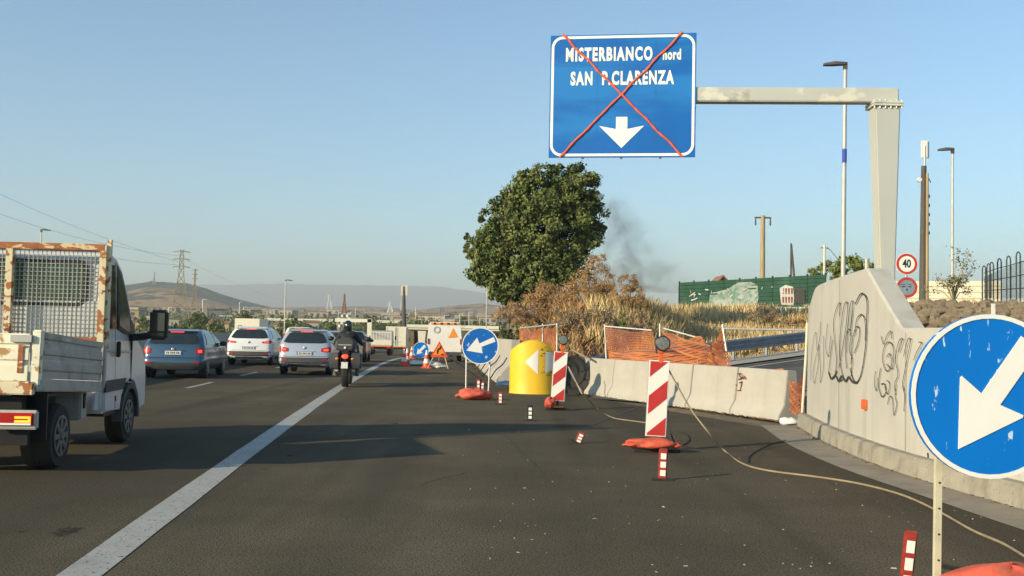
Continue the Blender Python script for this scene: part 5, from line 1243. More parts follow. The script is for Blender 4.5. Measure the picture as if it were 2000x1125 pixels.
# box bodied lorries
def lorry(label, name, x, y, rz, W_, Hb, Lb, z, kind, cat='lorry', body=None):
    o = thing(name, label, cat, (x, y, z), rz)
    body = body or M['boxcream']
    b = MB(); b.box((0, Lb / 2 + .6, .62), (W_ * .5, Lb + 1, .2)); b.build('chassis', M['dark'], o)
    for sd_ in (-1, 1):
        make_wheel(o, sd_ * (W_ / 2 - .22), 1.1, .40, .30, sd_, 'steel'); make_wheel(o, sd_ * (W_ / 2 - .22), Lb + .9, .40, .26, sd_, 'steel')
        tl = MB().box((sd_ * (W_ / 2 - .22), -.03, .66), (.34, .06, .12)).build('tail_lamp', M['tail'], o)
    if kind == 'box':
        MB().box((0, Lb / 2, .8 + Hb / 2), (W_, Lb, Hb)).build('box_body', body, o, bevel=.03)
        MB().box((0, -.012, .8 + Hb / 2), (.02, .02, Hb - .1)).build('door_seam', M['window'], o)
        for xx in (-.12, .12, -W_ / 2 + .1, W_ / 2 - .1): MB().tube([(xx, -.03, .9), (xx, -.03, .7 + Hb)], .02, 6).build('lock_rod', M['galv'], o)
        MB().box((0, -.02, .76), (W_, .05, .07)).build('underrun_bar', M['workorange'], o)
        MB().box((.0, -.02, .8 + Hb * .22), (W_ * .5, .008, .06)).build('grey_stripe', M['galv'], o)
    else:
        MB().box((0, Lb / 2, .85), (W_, Lb, .12)).build('bed_floor', M['alu'], o)
        MB().box((0, .02, 1.1), (W_, .05, .42)).build('tailgate', body, o)
        for sd_ in (-1, 1): MB().box((sd_ * W_ / 2, Lb / 2, 1.1), (.05, Lb, .42)).build('dropside', body, o)
        for k in range(9): MB().box((-W_ / 2 + .06 + k * (W_ - .12) / 8, .02, 1.62), (.045, .04, .62)).build('cage_bar', body, o)
        MB().box((0, .02, 1.95), (W_, .06, .07)).build('cage_rail', body, o)
        for sd_ in (-1, 1): MB().box((sd_ * (W_ / 2), Lb / 2, 1.95), (.05, Lb, .06)).build('cage_rail', body, o)
        MB().box((0, -.02, .76), (W_, .05, .07)).build('underrun_bar', M['redorange'], o)
    zc = 1.9 if kind == 'box' else 2.0
    cb_ = MB(); cb_.prismx([(Lb + .06, .45), (Lb + .06, zc), (Lb + .5, zc + .1), (Lb + 1.1, zc - .1), (Lb + 1.75, 1.2), (Lb + 1.85, .45)], -W_ * .46, W_ * .46); cb_.build('cab', body if kind == 'box' else M['galv'], o, bevel=.04)
    for sd_ in (-1, 1): MB().box((sd_ * (W_ / 2 + .1), Lb + 1.2, 1.45), (.12, .1, .34)).build('mirror', M['black'], o)
    return o
p = on_road(775, 692); lorry('tall cream box lorry ahead in the right lane before the overpass', 'box_lorry', p.x - .1, p.y, hdg(92), 2.15, 2.05, 4.2, H(p.y), 'box')
p = on_road(740, 694.5); lorry('cream flatbed lorry with a barred cage, left of the box lorry', 'cage_lorry', p.x, p.y, hdg(88), 2.0, 0, 3.4, H(p.y), 'cage')
lorry('cream box lorry coming the other way beyond the median barrier', 'oncoming_lorry', P(466, 640, 100).x, 107, hdg(100) + math.pi, 2.45, 2.45, 5, H(100), 'box')
fl_ = MB(); pass
# works van at the right shoulder with panel
p = on_road(860, 708); vz = H(p.y)
v_ = thing('works_van', 'white works van with a yellow striped rear panel parked on the shoulder', 'van', (p.x + .1, p.y + 1.5, vz), hdg(60))
b = MB(); b.loft([[(x * k, y, z) for x, z in ((-.92, .35), (.92, .35), (.95, 1.2), (.86, 2.05), (.78, 2.15), (-.78, 2.15), (-.86, 2.05), (-.95, 1.2))] for y, k in ((0, .98), (.1, 1), (3.6, 1), (4.3, .96), (4.9, .9))]); b.build('body', M['white'], v_, smooth=35)
MB().box((0, -.02, 2.07), (1.5, .06, .10)).build('striped_top', M['workorange'], v_)
for k in range(4): MB().box((-.55 + k * .37, -.055, 2.07), (.12, .02, .10)).build('black_stripe', M['black'], v_)
b = MB(); ringpoly(b, [(-.42 + .19 * math.cos(a), 1.72 + .19 * math.sin(a)) for a in smart(0, 6.0, 20)], [(-.42 + .12 * math.cos(a), 1.72 + .12 * math.sin(a)) for a in smart(0, 6.0, 20)], -.02, .01); b.build('ring_logo', M['galv'], v_)
b = MB(); b.prism([(.2, 1.3), (.72, 1.35), (.45, 1.82)], -.02, -.01); b.build('yellow_triangle', M['workorange'], v_)
for sd_ in (-1, 1): make_wheel(v_, sd_ * .82, .9, .34, .22, sd_); make_wheel(v_, sd_ * .82, 3.9, .34, .22, sd_); MB().box((sd_ * .88, -.02, 1.1), (.08, .06, .3)).build('tail_lamp', M['tail'], v_)
MB().box((0, -.05, .45), (1.8, .12, .18)).build('bumper', M['cladding'], v_)
p = on_road(895, 698); make_car('dark blue car parked under the overpass, right of the works van', 'car', 'parked_car', p.x, p.y + 3, hdg(80), M['darkcar'], 1.5, .87, 4.1, 1.0, .4, 'round', lit=False, detail=False, z=H(p.y + 3))
# road cones
def cone(px, py, label):
    p = on_road(px, py); o = thing('traffic_cone', label, 'cone', p, group='traffic cones by the works signs')
    MB().box((0, 0, .02), (.36, .36, .04)).build('base', M['redorange'], o)
    MB().lathe([(.14, .04), (.11, .17)], 16).build('cone_body', M['redorange'], o, smooth=40); MB().lathe([(.112, .17), (.085, .32)], 16).build('white_band', M['white'], o, smooth=40)
    MB().lathe([(.087, .32), (.06, .45)], 16).build('red_band', M['redorange'], o, smooth=40); MB().lathe([(.062, .45), (.025, .62)], 16).build('white_tip', M['white'], o, smooth=40); o.scale = (1.25,) * 3
cone(789, 715, 'leftmost front traffic cone, tight against its neighbour'); cone(795, 712, 'traffic cone just right of the leftmost one'); cone(804, 700.5, 'farthest small traffic cone, left of the far arrow disc'); cone(833, 719, 'traffic cone between the far arrow disc and the warning triangle')
# far arrow disc and works triangle
p = on_road(822, 714); d = p.y; s3 = arrow_sign('far small blue disc with white arrow pointing down left, among the cones', P(822, 683.5, d), 15.8 / 2000 * d, R(48), M['discblue'], R(5), L_=1.5, hw=.44, hl=.70, sw=.16)
b = MB(); z_ = P(822, 683.5, d).z - p.z
for x0, x1 in ((-.28, -.42), (.28, .38)): b.tube([(x0, .05, -.1), (x1, .0, -z_), ], .022, 6)
b.tube([(-.42, 0, -z_ + .05), (.40, 0, -z_ + .05)], .02, 6); b.build('stand', M['galv'], s3)
wb_ = MB(); wb_.blob((0, 0, .10), (.36, .25, .13), 3, .2); tag(wb_.build('white_sandbag', M['white'], smooth=50, loc=on_road(817, 714)), 'white sandbag at the foot of the far arrow disc', 'sandbag')
p = on_road(858, 720); d = p.y; c = P(858, 684, d); tr = thing('warning_triangle', 'orange road works warning triangle with digging figure on a tripod', 'sign', c, R(4)); k = 2000 / d; sW = 17 / k
tri = lambda s_, off=0: [(-sW * s_, -13.5 / k * s_ + off), (sW * s_, -13.5 / k * s_ + off), (0, 18 / k * s_ + off)]
MB().prism(tri(1.0), 0, .02).build('panel', M['redorange'], tr); MB().prism(tri(.70), -.006, -.002).build('yellow_field', M['workorange'], tr)
b = MB(); b.prism([(-.10, -.16), (-.05, -.16), (-.02, .0), (.09, .07), (.06, .12), (-.06, .08), (-.11, -.02)], -.014, -.009); b.prism([(.04, -.20), (.24, -.20), (.15, -.13)], -.014, -.009); b.lathe([(.045, 0), (.045, .004)], 12, Matrix.Translation((.06, -.01, .15)) @ Matrix.Rotation(R(90), 4, 'X')); b.build('digger_figure', M['black'], tr)
b = MB(); z_ = c.z - p.z
for x0, x1, yy_ in ((-.25, -.48, 0), (.0, -.02, .5), (.25, .40, 0)): b.tube([(x0, .04, -.3), (x1, yy_, -z_)], .024, 6)
b.tube([(-.42, .02, -z_ + .15), (.38, .02, -z_ + .15)], .02, 6); b.build('tripod', M['galv'], tr)
wb_ = MB(); wb_.blob((0, 0, .12), (.26, .2, .16), 13, .2); wb_.blob((.32, -.1, .06), (.25, .2, .10), 14, .2); tag(wb_.build('white_sandbag', M['white'], smooth=50, loc=on_road(849, 719)), 'white sandbag at the foot of the warning triangle', 'sandbag')
# ================================================================ DROPSIDE TRUCK
tk = thing('dropside_truck', 'white dropside truck with rusty mesh headboard, cut by the left edge', 'truck', (-5.80, 10.98, 0), R(5.6))
# local: x right, y forward, z up ; rear axle y=0, front axle 2.62
def tb(nm, m, c, dmn, par=tk, **k):
    bv = k.pop('bevel', 0); b = MB(); b.box(c, dmn, **k); return b.build(nm, m, par, bevel=bv)
BT = R(-3.4)                                    # the bed sags towards the cab
bedM = Matrix.Translation((0, -.86, 1.17)) @ Matrix.Rotation(BT, 4, 'X')
def bed(nm, m, c, dmn, bevel=0, par=tk):
    b = MB(); b.box(c, dmn); b.v = [tuple(bedM @ Vector(v)) for v in b.v]; return b.build(nm, m, par, bevel=bevel)
BL = 2.12
bed('bed_floor', M['dark'], (0, BL / 2, -.26), (2.02, BL, .06)); bed('bed_edge', M['alu'], (1.02, BL / 2, -.24), (.05, BL, .125), .01); bed('bed_edge', M['alu'], (-1.02, BL / 2, -.24), (.05, BL, .125), .01)
for sx in (1, -1):
    b = MB(); prof = [(0, -.172), (.022, -.172), (.022, -.10), (.034, -.08), (.034, .00), (.022, .02), (.022, .065), (.04, .075), (.04, .10), (.022, .11), (.022, .17), (.008, .185), (.008, .215), (.022, .23), (.022, .29), (0, .29)]
    b.loft([[(sx * (1.01 + a), y, z + .004 * math.sin(y * 3.1) * (z > .2)) for a, z in prof] for y in smart(.07, BL - .04, 12)]); b.v = [tuple(bedM @ Vector(v)) for v in b.v]; b.build('dropside', M['alu'], tk, smooth=25)
    bed('corner_post', M['aluwhite'], (sx * 1.0, .02, .03), (.09, .08, .56), .01); bed('front_post', M['alu'], (sx * 1.035, BL, .0), (.05, .05, .50))
b = MB(); prof = [(0, -.20), (.03, -.20), (.03, -.05), (.012, -.04), (.012, 0), (.03, .01), (.03, .12), (.012, .13), (.012, .16), (.03, .17), (.03, .27), (0, .27)]
b.loft([[(x, -.0 - a, z) for a, z in prof] for x in smart(-.93, .93, 6)]); b.v = [tuple(bedM @ Vector(v)) for v in b.v]; tgt = b.build('tailboard', M['aluwhite'], tk, smooth=25)
bed('latch', M['galv'], (.86, -.04, .22), (.20, .04, .07)); bed('latch_slot', M['rustdark'], (.86, -.034, .02), (.05, .012, .28)); bed('rear_sill', M['rustpaint'], (0, -.01, -.27), (2.0, .07, .13), .01)
tb('chassis_rail', M['dark'], (.42, 1.3, .66), (.09, 4.2, .18)); tb('chassis_rail', M['dark'], (-.42, 1.3, .66), (.09, 4.2, .18)); tb('rear_crossmember', M['dark'], (0, -.72, .66), (1.7, .12, .30))
tb('underrun_guard', M['dark'], (0, -.70, .40), (1.8, .07, .16)); tb('axle', M['dark'], (0, 0, .34), (1.5, .14, .14)); tb('mudguard', M['black'], (.80, -.40, .62), (.34, .03, .56)); tb('mudguard', M['black'], (-.80, -.40, .62), (.34, .03, .56))
tb('wheel_cover', M['black'], (.78, 0, .80), (.34, .84, .04)); tb('wheel_cover', M['black'], (-.78, 0, .80), (.34, .84, .04))
for sd_ in (-1, 1):
    make_wheel(tk, sd_ * .83, 0, .345, .30, sd_, 'steel'); make_wheel(tk, sd_ * .88, 2.62, .345, .21, sd_, 'steel')
    lb_ = tb('lamp_housing', M['galv'], (sd_ * .80, -.83, .585), (.46, .06, .19), bevel=.015)
    tb('tail_lamp', M['tail'], (sd_ * .80, -.868, .59), (.40, .03, .13), bevel=.01); tb('reflector', M['signwhite'], (sd_ * .80, -.885, .545), (.36, .01, .02))
b = MB(); b.box((.90, -.886, .61), (.15, .012, .022)); b.box((.965, -.886, .59), (.022, .012, .06)); b.box((.90, -.886, .572), (.15, .012, .022)); b.build('lit_lamp', M['amberlit'], tk)
tb('battery_box', M['alu'], (.80, .86, .62), (.30, .22, .36), bevel=.02); tb('box_slot', M['dark'], (.955, .86, .66), (.01, .07, .17)); tb('red_marker', M['tail'], (.93, -.35, .84), (.04, .03, .09)); tb('red_marker', M['tail'], (1.0, 1.95, .62), (.02, .05, .07))
# headboard frame
HY = 1.30
for x, w__ in ((.985, .085), (-.10, .085), (-.985, .085)): tb('headboard_post', M['rustpaint'], (x, HY, 1.80), (w__, .07, 1.36 if abs(x) < .5 else 1.42), bevel=.006)
tb('outer_post', M['rustpaint'], (1.045, HY + .03, 1.92), (.045, .06, 1.32)); tb('headboard_rail', M['rustdark'], (0, HY, 2.475), (2.02, .075, .085), bevel=.008); tb('headboard_rail', M['rustdark'], (0, HY, 1.36), (2.0, .06, .07))
b = MB(); rw = random.Random(2)
for k in range(37):
    x = -.93 + k * .0515; b.box((x, HY + .045 + rw.uniform(-.004, .004), 1.92), (.007, .006, 1.08))
for k in range(21): b.box((0, HY + .052, 1.40 + k * .0515), (1.88, .006, .007))
b.build('wire_mesh', M['wire'], tk)
# cab
CY = 1.48
def cw(z): return 1.0 if z < 1.35 else 1.0 - .065 * ((z - 1.35) / 1.1) ** 1.15
prof = [(CY, .46), (CY, 1.4), (CY + .02, 2.34), (CY + .07, 2.42), (CY + .28, 2.46), (CY + .55, 2.42), (CY + .78, 2.28), (CY + .98, 2.02), (CY + 1.36, 1.42), (CY + 1.72, 1.26), (CY + 1.92, 1.08), (CY + 1.98, .8), (CY + 1.96, .40), (CY + 1.55, .40), (CY + 1.50, .62), (CY + 1.34, .76), (CY + 1.14, .80), (CY + .94, .76), (CY + .78, .62), (CY + .72, .42)]
b = MB(); b.prismx(prof, -1.0, 1.0, cw); cabo = b.build('cab_shell', M['truckwhite'], tk, bevel=.045, smooth=40)
# rounded rear roof corner panels and ribs on the cab back
tb('cab_back_panel', M['truckwhite'], (.0, CY - .012, 1.52), (1.86, .03, .62)); 
b = MB(); ww_ = rrect(1.56, .50, .10, 6); b.prism([(x - .06, z + 2.05) for x, z in ww_], CY - .02, CY - .004); b.build('rear_window', M['glassg'], tk)
b = MB(); ringpoly(b, [(x - .06, z + 2.05) for x, z in rrect(1.64, .58, .13, 6)], [(x - .06, z + 2.05) for x, z in rrect(1.55, .49, .10, 6)], CY - .03, .02); b.build('window_seal', M['black'], tk)
for sx in (1, -1):
    def sp_(poly, nm, m, th=.012, out=.0):
        n = len(poly); b = MB(); vs = [(sx * (cw(z) + out), y, z) for y, z in poly] + [(sx * (cw(z) + out - .03), y, z) for y, z in poly]
        b.add(vs, [tuple(range(n)), tuple(range(n, 2 * n))[::-1]] + [(i, i + n, (i + 1) % n + n, (i + 1) % n) for i in range(n)]); return b.build(nm, m, tk)
    sp_([(CY + .10, 1.50), (CY + .42, 1.50), (CY + .42, 2.30), (CY + .12, 2.30)], 'quarter_window', M['glass'], out=.006)
    dr_ = sp_([(CY + .52, 1.50), (CY + .84, 1.44), (CY + 1.24, 1.42), (CY + .90, 1.98), (CY + .72, 2.22), (CY + .52, 2.32)], 'door_window', M['black'], out=.006)
    sp_([(CY + .56, 1.54), (CY + .84, 1.48), (CY + 1.14, 1.46), (CY + .85, 1.96), (CY + .69, 2.16), (CY + .56, 2.25)], 'door_glass', M['glassg'], out=.010)
    sp_([(CY + .46, .50), (CY + .475, .50), (CY + .475, 2.34), (CY + .46, 2.34)], 'door_seam', M['black'], out=.004)
    sp_([(CY + 1.16, .80), (CY + 1.175, .80), (CY + 1.20, 1.40), (CY + 1.185, 1.40)], 'door_seam', M['black'], out=.004)
    sp_([(CY + .02, .72), (CY + .78, .72), (CY + .92, .86), (CY + .02, .86)], 'side_moulding', M['cladding'], out=.014)
    sp_([(CY + .02, 1.22), (CY + 1.12, 1.18), (CY + 1.12, 1.21), (CY + .02, 1.25)], 'crease', M['galv'], out=.003)
    MB().box((sx * 1.02, CY + .47, 1.24), (.05, .05, .20)).build('door_handle', M['black'], tk, bevel=.01)
    b = MB(); secs = []
    for k in range(9):
        a = math.pi * k / 8 * 1.06 - .1; secs.append([(sx * 1.02, 2.62 + CY * 0 - .0 + .44 * math.cos(a), .345 + .44 * math.sin(a)), (sx * 1.02, 2.62 + .37 * math.cos(a), .345 + .37 * math.sin(a)), (sx * .90, 2.62 + .37 * math.cos(a), .345 + .37 * math.sin(a)), (sx * .90, 2.62 + .44 * math.cos(a), .345 + .44 * math.sin(a))])
    b.loft(secs); b.build('arch_trim', M['cladding'], tk)
    b = MB(); b.box((sx * 1.36, CY + 1.10, 1.56), (.235, .12, .40)); mr = b.build('mirror', M['black'], tk, bevel=.03)
    MB().box((sx * 1.36, CY + 1.034, 1.60), (.17, .008, .24)).build('mirror_glass', M['glass'], mr); MB().box((sx * 1.36, CY + 1.034, 1.43), (.17, .008, .05)).build('mirror_glass', M['glassg'], mr)
    b = MB(); b.tube([(sx * .95, CY + 1.16, 1.38), (sx * 1.15, CY + 1.12, 1.40), (sx * 1.32, CY + 1.10, 1.44)], .05, 8); b.build('mirror_arm', M['black'], mr)
    sp_([(CY + 1.10, 1.36), (CY + 1.34, 1.36), (CY + 1.14, 1.62), (CY + 1.02, 1.62)], 'mirror_base', M['black'], out=.012)
b = MB(); b.loft([[(-.80, CY + .70, 2.21), (-.84, CY + 1.28, 1.45)], [(.80, CY + .70, 2.21), (.84, CY + 1.28, 1.45)]], closed=False); b.v = [(x, y + .03, z + .03) for x, y, z in b.v]; b.build('windscreen', M['glass'], tk)
b = MB(); b.prismx([(CY - .16, .52), (CY + .0, .50), (CY + .0, .86), (CY - .05, .86)], .90, .93); b.build('step_flap', M['truckwhite'], tk)
tb('step', M['black'], (.86, CY + .45, .44), (.20, .62, .05)); tb('headlamp', M['glass'], (.75, CY + 1.93, .98), (.4, .08, .2)); tb('headlamp', M['glass'], (-.75, CY + 1.93, .98), (.4, .08, .2))
# ================================================================ MOTORCYCLE AND RIDER
mp = on_road(672, 757); mz = thing('motorcycle', 'black touring motorcycle with top case and side cases riding on the white line', 'motorcycle', mp, hdg(28))
k = 2000 / mp.y                                # px per metre
make_wheel(mz, 0, .32, .32, .17, 1); make_wheel(mz, 0, 1.82, .31, .12, 1)
b = MB(); b.box((0, .95, .62), (.30, .9, .36)); b.box((0, .50, .80), (.26, .7, .14)); b.box((0, .15, .78), (.20, .3, .10)); b.build('frame', M['black'], mz, bevel=.04)
b = MB(); b.blob((0, 1.15, .92), (.22, .34, .16), 1, .03); b.build('tank', M['darkcar'], mz, smooth=60)
b = MB(); b.loft([[(x, 1.55 + y, z) for x, y, z in ((-.30 * s_, 0, .75), (.30 * s_, 0, .75), (.26 * s_, .05, 1.05), (.14 * s_, .0, 1.30), (-.14 * s_, 0, 1.30), (-.26 * s_, .05, 1.05))] for s_ in (1, .5)]); b.v = [(x, y + (.22 if i >= 6 else 0), z) for i, (x, y, z) in enumerate(b.v)]; b.build('fairing', M['darkcar'], mz, bevel=.02)
b = MB(); b.tube([(-.40, 1.30, 1.08), (-.2, 1.42, 1.10), (0, 1.45, 1.08), (.2, 1.42, 1.10), (.40, 1.30, 1.08)], .018, 8); b.build('handlebar', M['black'], mz)
for sx in (-1, 1):
    b = MB(); b.blob((sx * .50, 1.42, 1.25), (.09, .04, .06), 2, .05); b.tube([(sx * .32, 1.38, 1.10), (sx * .48, 1.42, 1.22)], .01, 6); b.build('mirror', M['black'], mz, smooth=50)
    b = MB(); b.loft([[(sx * (.16 + a * .24), y0, z0) for a, z0, y0 in ((0, zl, yy_), (1, zl + .02, yy_ + .01), (1.08, zl + (zh - zl) * .5, yy_), (1, zh, yy_ + .02), (0, zh + .02, yy_))] for yy_, zl, zh in ((.0, .52, .80), (.05, .46, .88), (.50, .46, .88), (.56, .52, .80))]); b.build('side_case', M['cladding'], mz, bevel=.02, smooth=50)
    b = MB(); b.tube([(sx * .17, .9, .5), (sx * .20, .45, .40), (sx * .22, .10, .46)], [.03, .05, .05], 10); b.build('exhaust', M['galv'], mz, smooth=50)
    MB().blob((sx * .20, .02, .74), (.05, .04, .03), 1, .02).build('indicator', M['workorange'], mz, smooth=50)
b = MB(); b.loft([[(-.22 * s_, y, z0), (.22 * s_, y, z0), (.29 * s_, y, z0 + .12), (.24 * s_, y, z0 + .27), (.12 * s_, y, z0 + .33), (-.12 * s_, y, z0 + .33), (-.24 * s_, y, z0 + .27), (-.29 * s_, y, z0 + .12)] for y, s_, z0 in ((-.06, .82, .965), (0, .97, .95), (.2, 1, .94), (.36, .95, .95), (.40, .8, .965))]); tcs = b.build('top_case', M['cladding'], mz, bevel=.02, smooth=50)
MB().box((0, -.075, 1.10), (.34, .02, .025)).build('case_band', M['galv'], tcs); MB().box((.0, -.08, 1.03), (.05, .02, .05)).build('case_badge', M['signwhite'], tcs)
MB().blob((0, -.02, .80), (.085, .05, .06), 1, .03).build('tail_lamp', M['taillit'], mz, smooth=60)
b = MB(); b.box((0, -.03, .70), (.05, .03, .16)); b.box((0, .02, .62), (.19, .02, .05)); b.build('plate_bracket', M['black'], mz)
MB().box((0, -.055, .575), (.17, .012, .17), rx=R(-12)).build('number_plate', M['plate'], mz, bevel=.004)
MB().box((0, .30, .655), (.18, .50, .02)).build('mudguard', M['black'], mz)
# rider
mz.scale = (1.05,) * 3
rd = thing('person', 'rider in black jacket and black helmet sitting on the touring motorcycle', 'person', mp + Vector((0, 0, 0)), hdg(28))
rd.scale = (1.05,) * 3
def skin(nm, verts, edges, rads, m, root=0, sub=2):
    me = bpy.data.meshes.new(nm); me.from_pydata(verts, edges, []); o = bpy.data.objects.new(nm, me); COL.objects.link(o)
    md = o.modifiers.new('s', 'SKIN'); md.use_smooth_shade = True
    for i, r_ in enumerate(rads): me.skin_vertices[0].data[i].radius = (r_, r_) if not isinstance(r_, tuple) else r_
    me.skin_vertices[0].data[root].use_root = True
    o.modifiers.new('u', 'SUBSURF').levels = sub
    dg = bpy.context.evaluated_depsgraph_get(); dg.update(); m2 = bpy.data.meshes.new_from_object(o.evaluated_get(dg)); m2.materials.clear(); m2.materials.append(m)
    for p_ in m2.polygons: p_.use_smooth = True
    bpy.data.objects.remove(o); o2 = bpy.data.objects.new(nm, m2); COL.objects.link(o2); o2.parent = rd; return o2
V = [(0, .62, .92), (0, .66, 1.08), (0, .74, 1.26), (0, .78, 1.39), (0, .79, 1.48), (.17, .79, 1.37), (.31, .92, 1.18), (.37, 1.20, 1.10), (.37, 1.28, 1.10), (-.17, .79, 1.37), (-.31, .92, 1.18), (-.37, 1.20, 1.10), (-.37, 1.28, 1.10)]
skin('body', V, [(0, 1), (1, 2), (2, 3), (3, 4), (3, 5), (5, 6), (6, 7), (7, 8), (3, 9), (9, 10), (10, 11), (11, 12)], [(.17, .14), (.16, .13), (.19, .14), (.15, .12), .06, .09, .065, .045, .04, .09, .065, .045, .04], M['jacket'])
V = [(0, .62, .90), (.11, .66, .88), (.27, 1.08, .78), (.25, .86, .36), (-.11, .66, .88), (-.30, 1.08, .78), (-.32, .88, .34)]
skin('trousers', V, [(0, 1), (1, 2), (2, 3), (0, 4), (4, 5), (5, 6)], [(.15, .12), .105, .075, .05, .105, .075, .05], M['jeans'])
for x in (.26, -.33):
    b = MB(); b.loft([[(x - .04, y, z0), (x + .04, y, z0), (x + .045, y, z0 + .04), (x + .02, y, z1), (x - .02, y, z1), (x - .045, y, z0 + .04)] for y, z0, z1 in ((.76, .27, .36), (.82, .26, .42), (.92, .26, .36), (1.04, .26, .31))]); b.build('shoe', M['shoe'], rd, smooth=50)
hm_ = MB(); hm_.blob((0, .80, 1.60), (.125, .155, .145), 3, .0, 18, 12); hm_.lathe([(.10, 1.46), (.115, 1.50), (.12, 1.58)], 16, Matrix.Translation((0, .80, 0))); h2 = hm_.build('helmet', M['helmet'], rd, smooth=60)
MB().box((-.025, .655, 1.615), (.022, .03, .03)).build('helmet_sticker', mat('sticker_green', (.45, .6, .2), .4), h2); MB().box((0, .925, 1.60), (.16, .06, .09)).build('visor', M['glass'], h2)
b = MB(); b.add([(-.05, .62, 1.44), (.05, .62, 1.44), (0, .62, 1.38)], [(0, 1, 2)]); b.v = [(x, y - .02, z) for x, y, z in b.v]; b.build('collar_patch', M['cladding'], rd)
for sx in (-1, 1):
    b = MB(); b.blob((sx * .37, 1.30, 1.10), (.045, .05, .04), 2, .1)
    for f_ in range(4): b.tube([(sx * (.345 + f_ * .017), 1.32, 1.12), (sx * (.345 + f_ * .017), 1.365, 1.11), (sx * (.345 + f_ * .017), 1.36, 1.075)], .010, 6)
    b.tube([(sx * .33, 1.29, 1.09), (sx * .32, 1.33, 1.06)], .011, 6); b.build('glove', M['black'], rd, smooth=60)
# ================================================================ DISTANCE
def on_t(px, d): x = P(px, 600, d).x; return Vector((x, d, T(x, d)))
# overpass
ov = thing('overpass', 'long cream concrete overpass with square openings crossing the road ahead', 'bridge'); d = 175
x0, x1 = P(795, 640, d).x, P(1120, 640, d).x; zt = P(900, 636, d).z; zb = P(900, 648, d).z; zg = H(d) - .3
b = MB(); b.box(((x0 + x1) / 2, d + 4, (zt + zb) / 2 + .05), (x1 - x0, 9, (zt - zb) * .62)); b.build('deck', M['bridge'], ov)
b = MB(); b.box(((x0 + x1) / 2, d - .62, zt - .22), (x1 - x0, .25, .5)); b.build('parapet', M['bridge'], ov)
for px in (824, 884, 955, 1020):
    x = P(px, 660, d).x; MB().loft([[(x - .45, d + 0, zg), (x + .3, d, zg), (x + .3, d + 7, zg), (x - .45, d + 7, zg)], [(x - .7, d - .3, zb), (x + .7, d - .3, zb), (x + .7, d + 7.3, zb), (x - .7, d + 7.3, zb)]]).build('pier', M['bridge'], ov)
x = P(799, 660, d).x; MB().box((x, d + 4, (zg + zb) / 2), (1.6, 8, zb - zg)).build('abutment', M['soil'], ov)
for k in range(24): xx = x0 + (x1 - x0) * k / 23; MB().box((xx, d - .6, zt + .45), (.07, .07, .9)).build('rail_post', M['galv'], ov)
MB().box(((x0 + x1) / 2, d - .6, zt + .9), (x1 - x0, .06, .05)).build('handrail', M['galv'], ov)
# earth bank behind the overpass; its dark colour stands for foliage and shade
b = MB(); 
secs = []
for k in range(60):
    px = 770 + k * 8; x = P(px, 640, 200).x; hh = 2.3 + .35 * math.sin(k * .7) + .25 * math.sin(k * 1.9 + 1) - 3.2 * (1 - sm(0, 6, k)); secs.append([(x, 196, -4), (x, 199 + math.sin(k), hh * .5 - 1), (x, 203, hh), (x, 212, hh), (x, 215, -4)])
b.loft(secs)
tag(b.build('earth_bank', M['hillgreen'], smooth=60), kind='structure')
# motorway portal and sign frame in the middle distance
pg = thing('portal_gantry', 'cream steel portal gantry over the road, behind the rider', 'gantry'); d = 128; MB().box((P(722, 640, d).x, d, P(722, 650, d).z - .4), (.55, .5, P(722, 622, d).z - P(722, 690, d).z)).build('post', M['bridge'], pg)
a = P(655, 625, d); c = P(726, 625, d); MB().box(((a.x + c.x) / 2, d, a.z), (c.x - a.x, .5, .42)).build('beam', M['bridge'], pg)
sb = thing('lattice_billboard', 'pale blue and white chequered sign board standing behind the portal', 'sign'); d = 135; a = P(660, 640, d); c = P(685, 614, d)
for j in range(4):
    for i in range(5): MB().box((a.x + (i + .5) * (c.x - a.x) / 5, d, a.z + (j + .5) * (c.z - a.z) / 4), ((c.x - a.x) / 5 - .08, .1, (c.z - a.z) / 4 - .12)).build('board_tile', M['bluegrey'] if (i + j) % 2 else M['white'], sb)
for x in (a.x, c.x): MB().box((x, d + .1, a.z - .8), (.12, .12, 6)).build('leg', M['galv'], sb)
# antenna mast beyond the box lorry
m2 = thing('antenna_mast', 'slim dark mast topped with pale antennas above the box lorry', 'antenna mast'); d = 120; a = P(789, 650, d); t_ = P(789, 560, d); MB().tube([a, t_], [.28, .16], 8).build('mast', M['darkpole'], m2)
for x in (-.22, .12, .34): MB().box((t_.x + x, d, t_.z - .45), (.18, .2, 1.2)).build('antenna', M['cream'], m2)
MB().box((t_.x - .3, d, t_.z - 2.2), (.2, .2, 1.2)).build('antenna', M['galv'], m2)
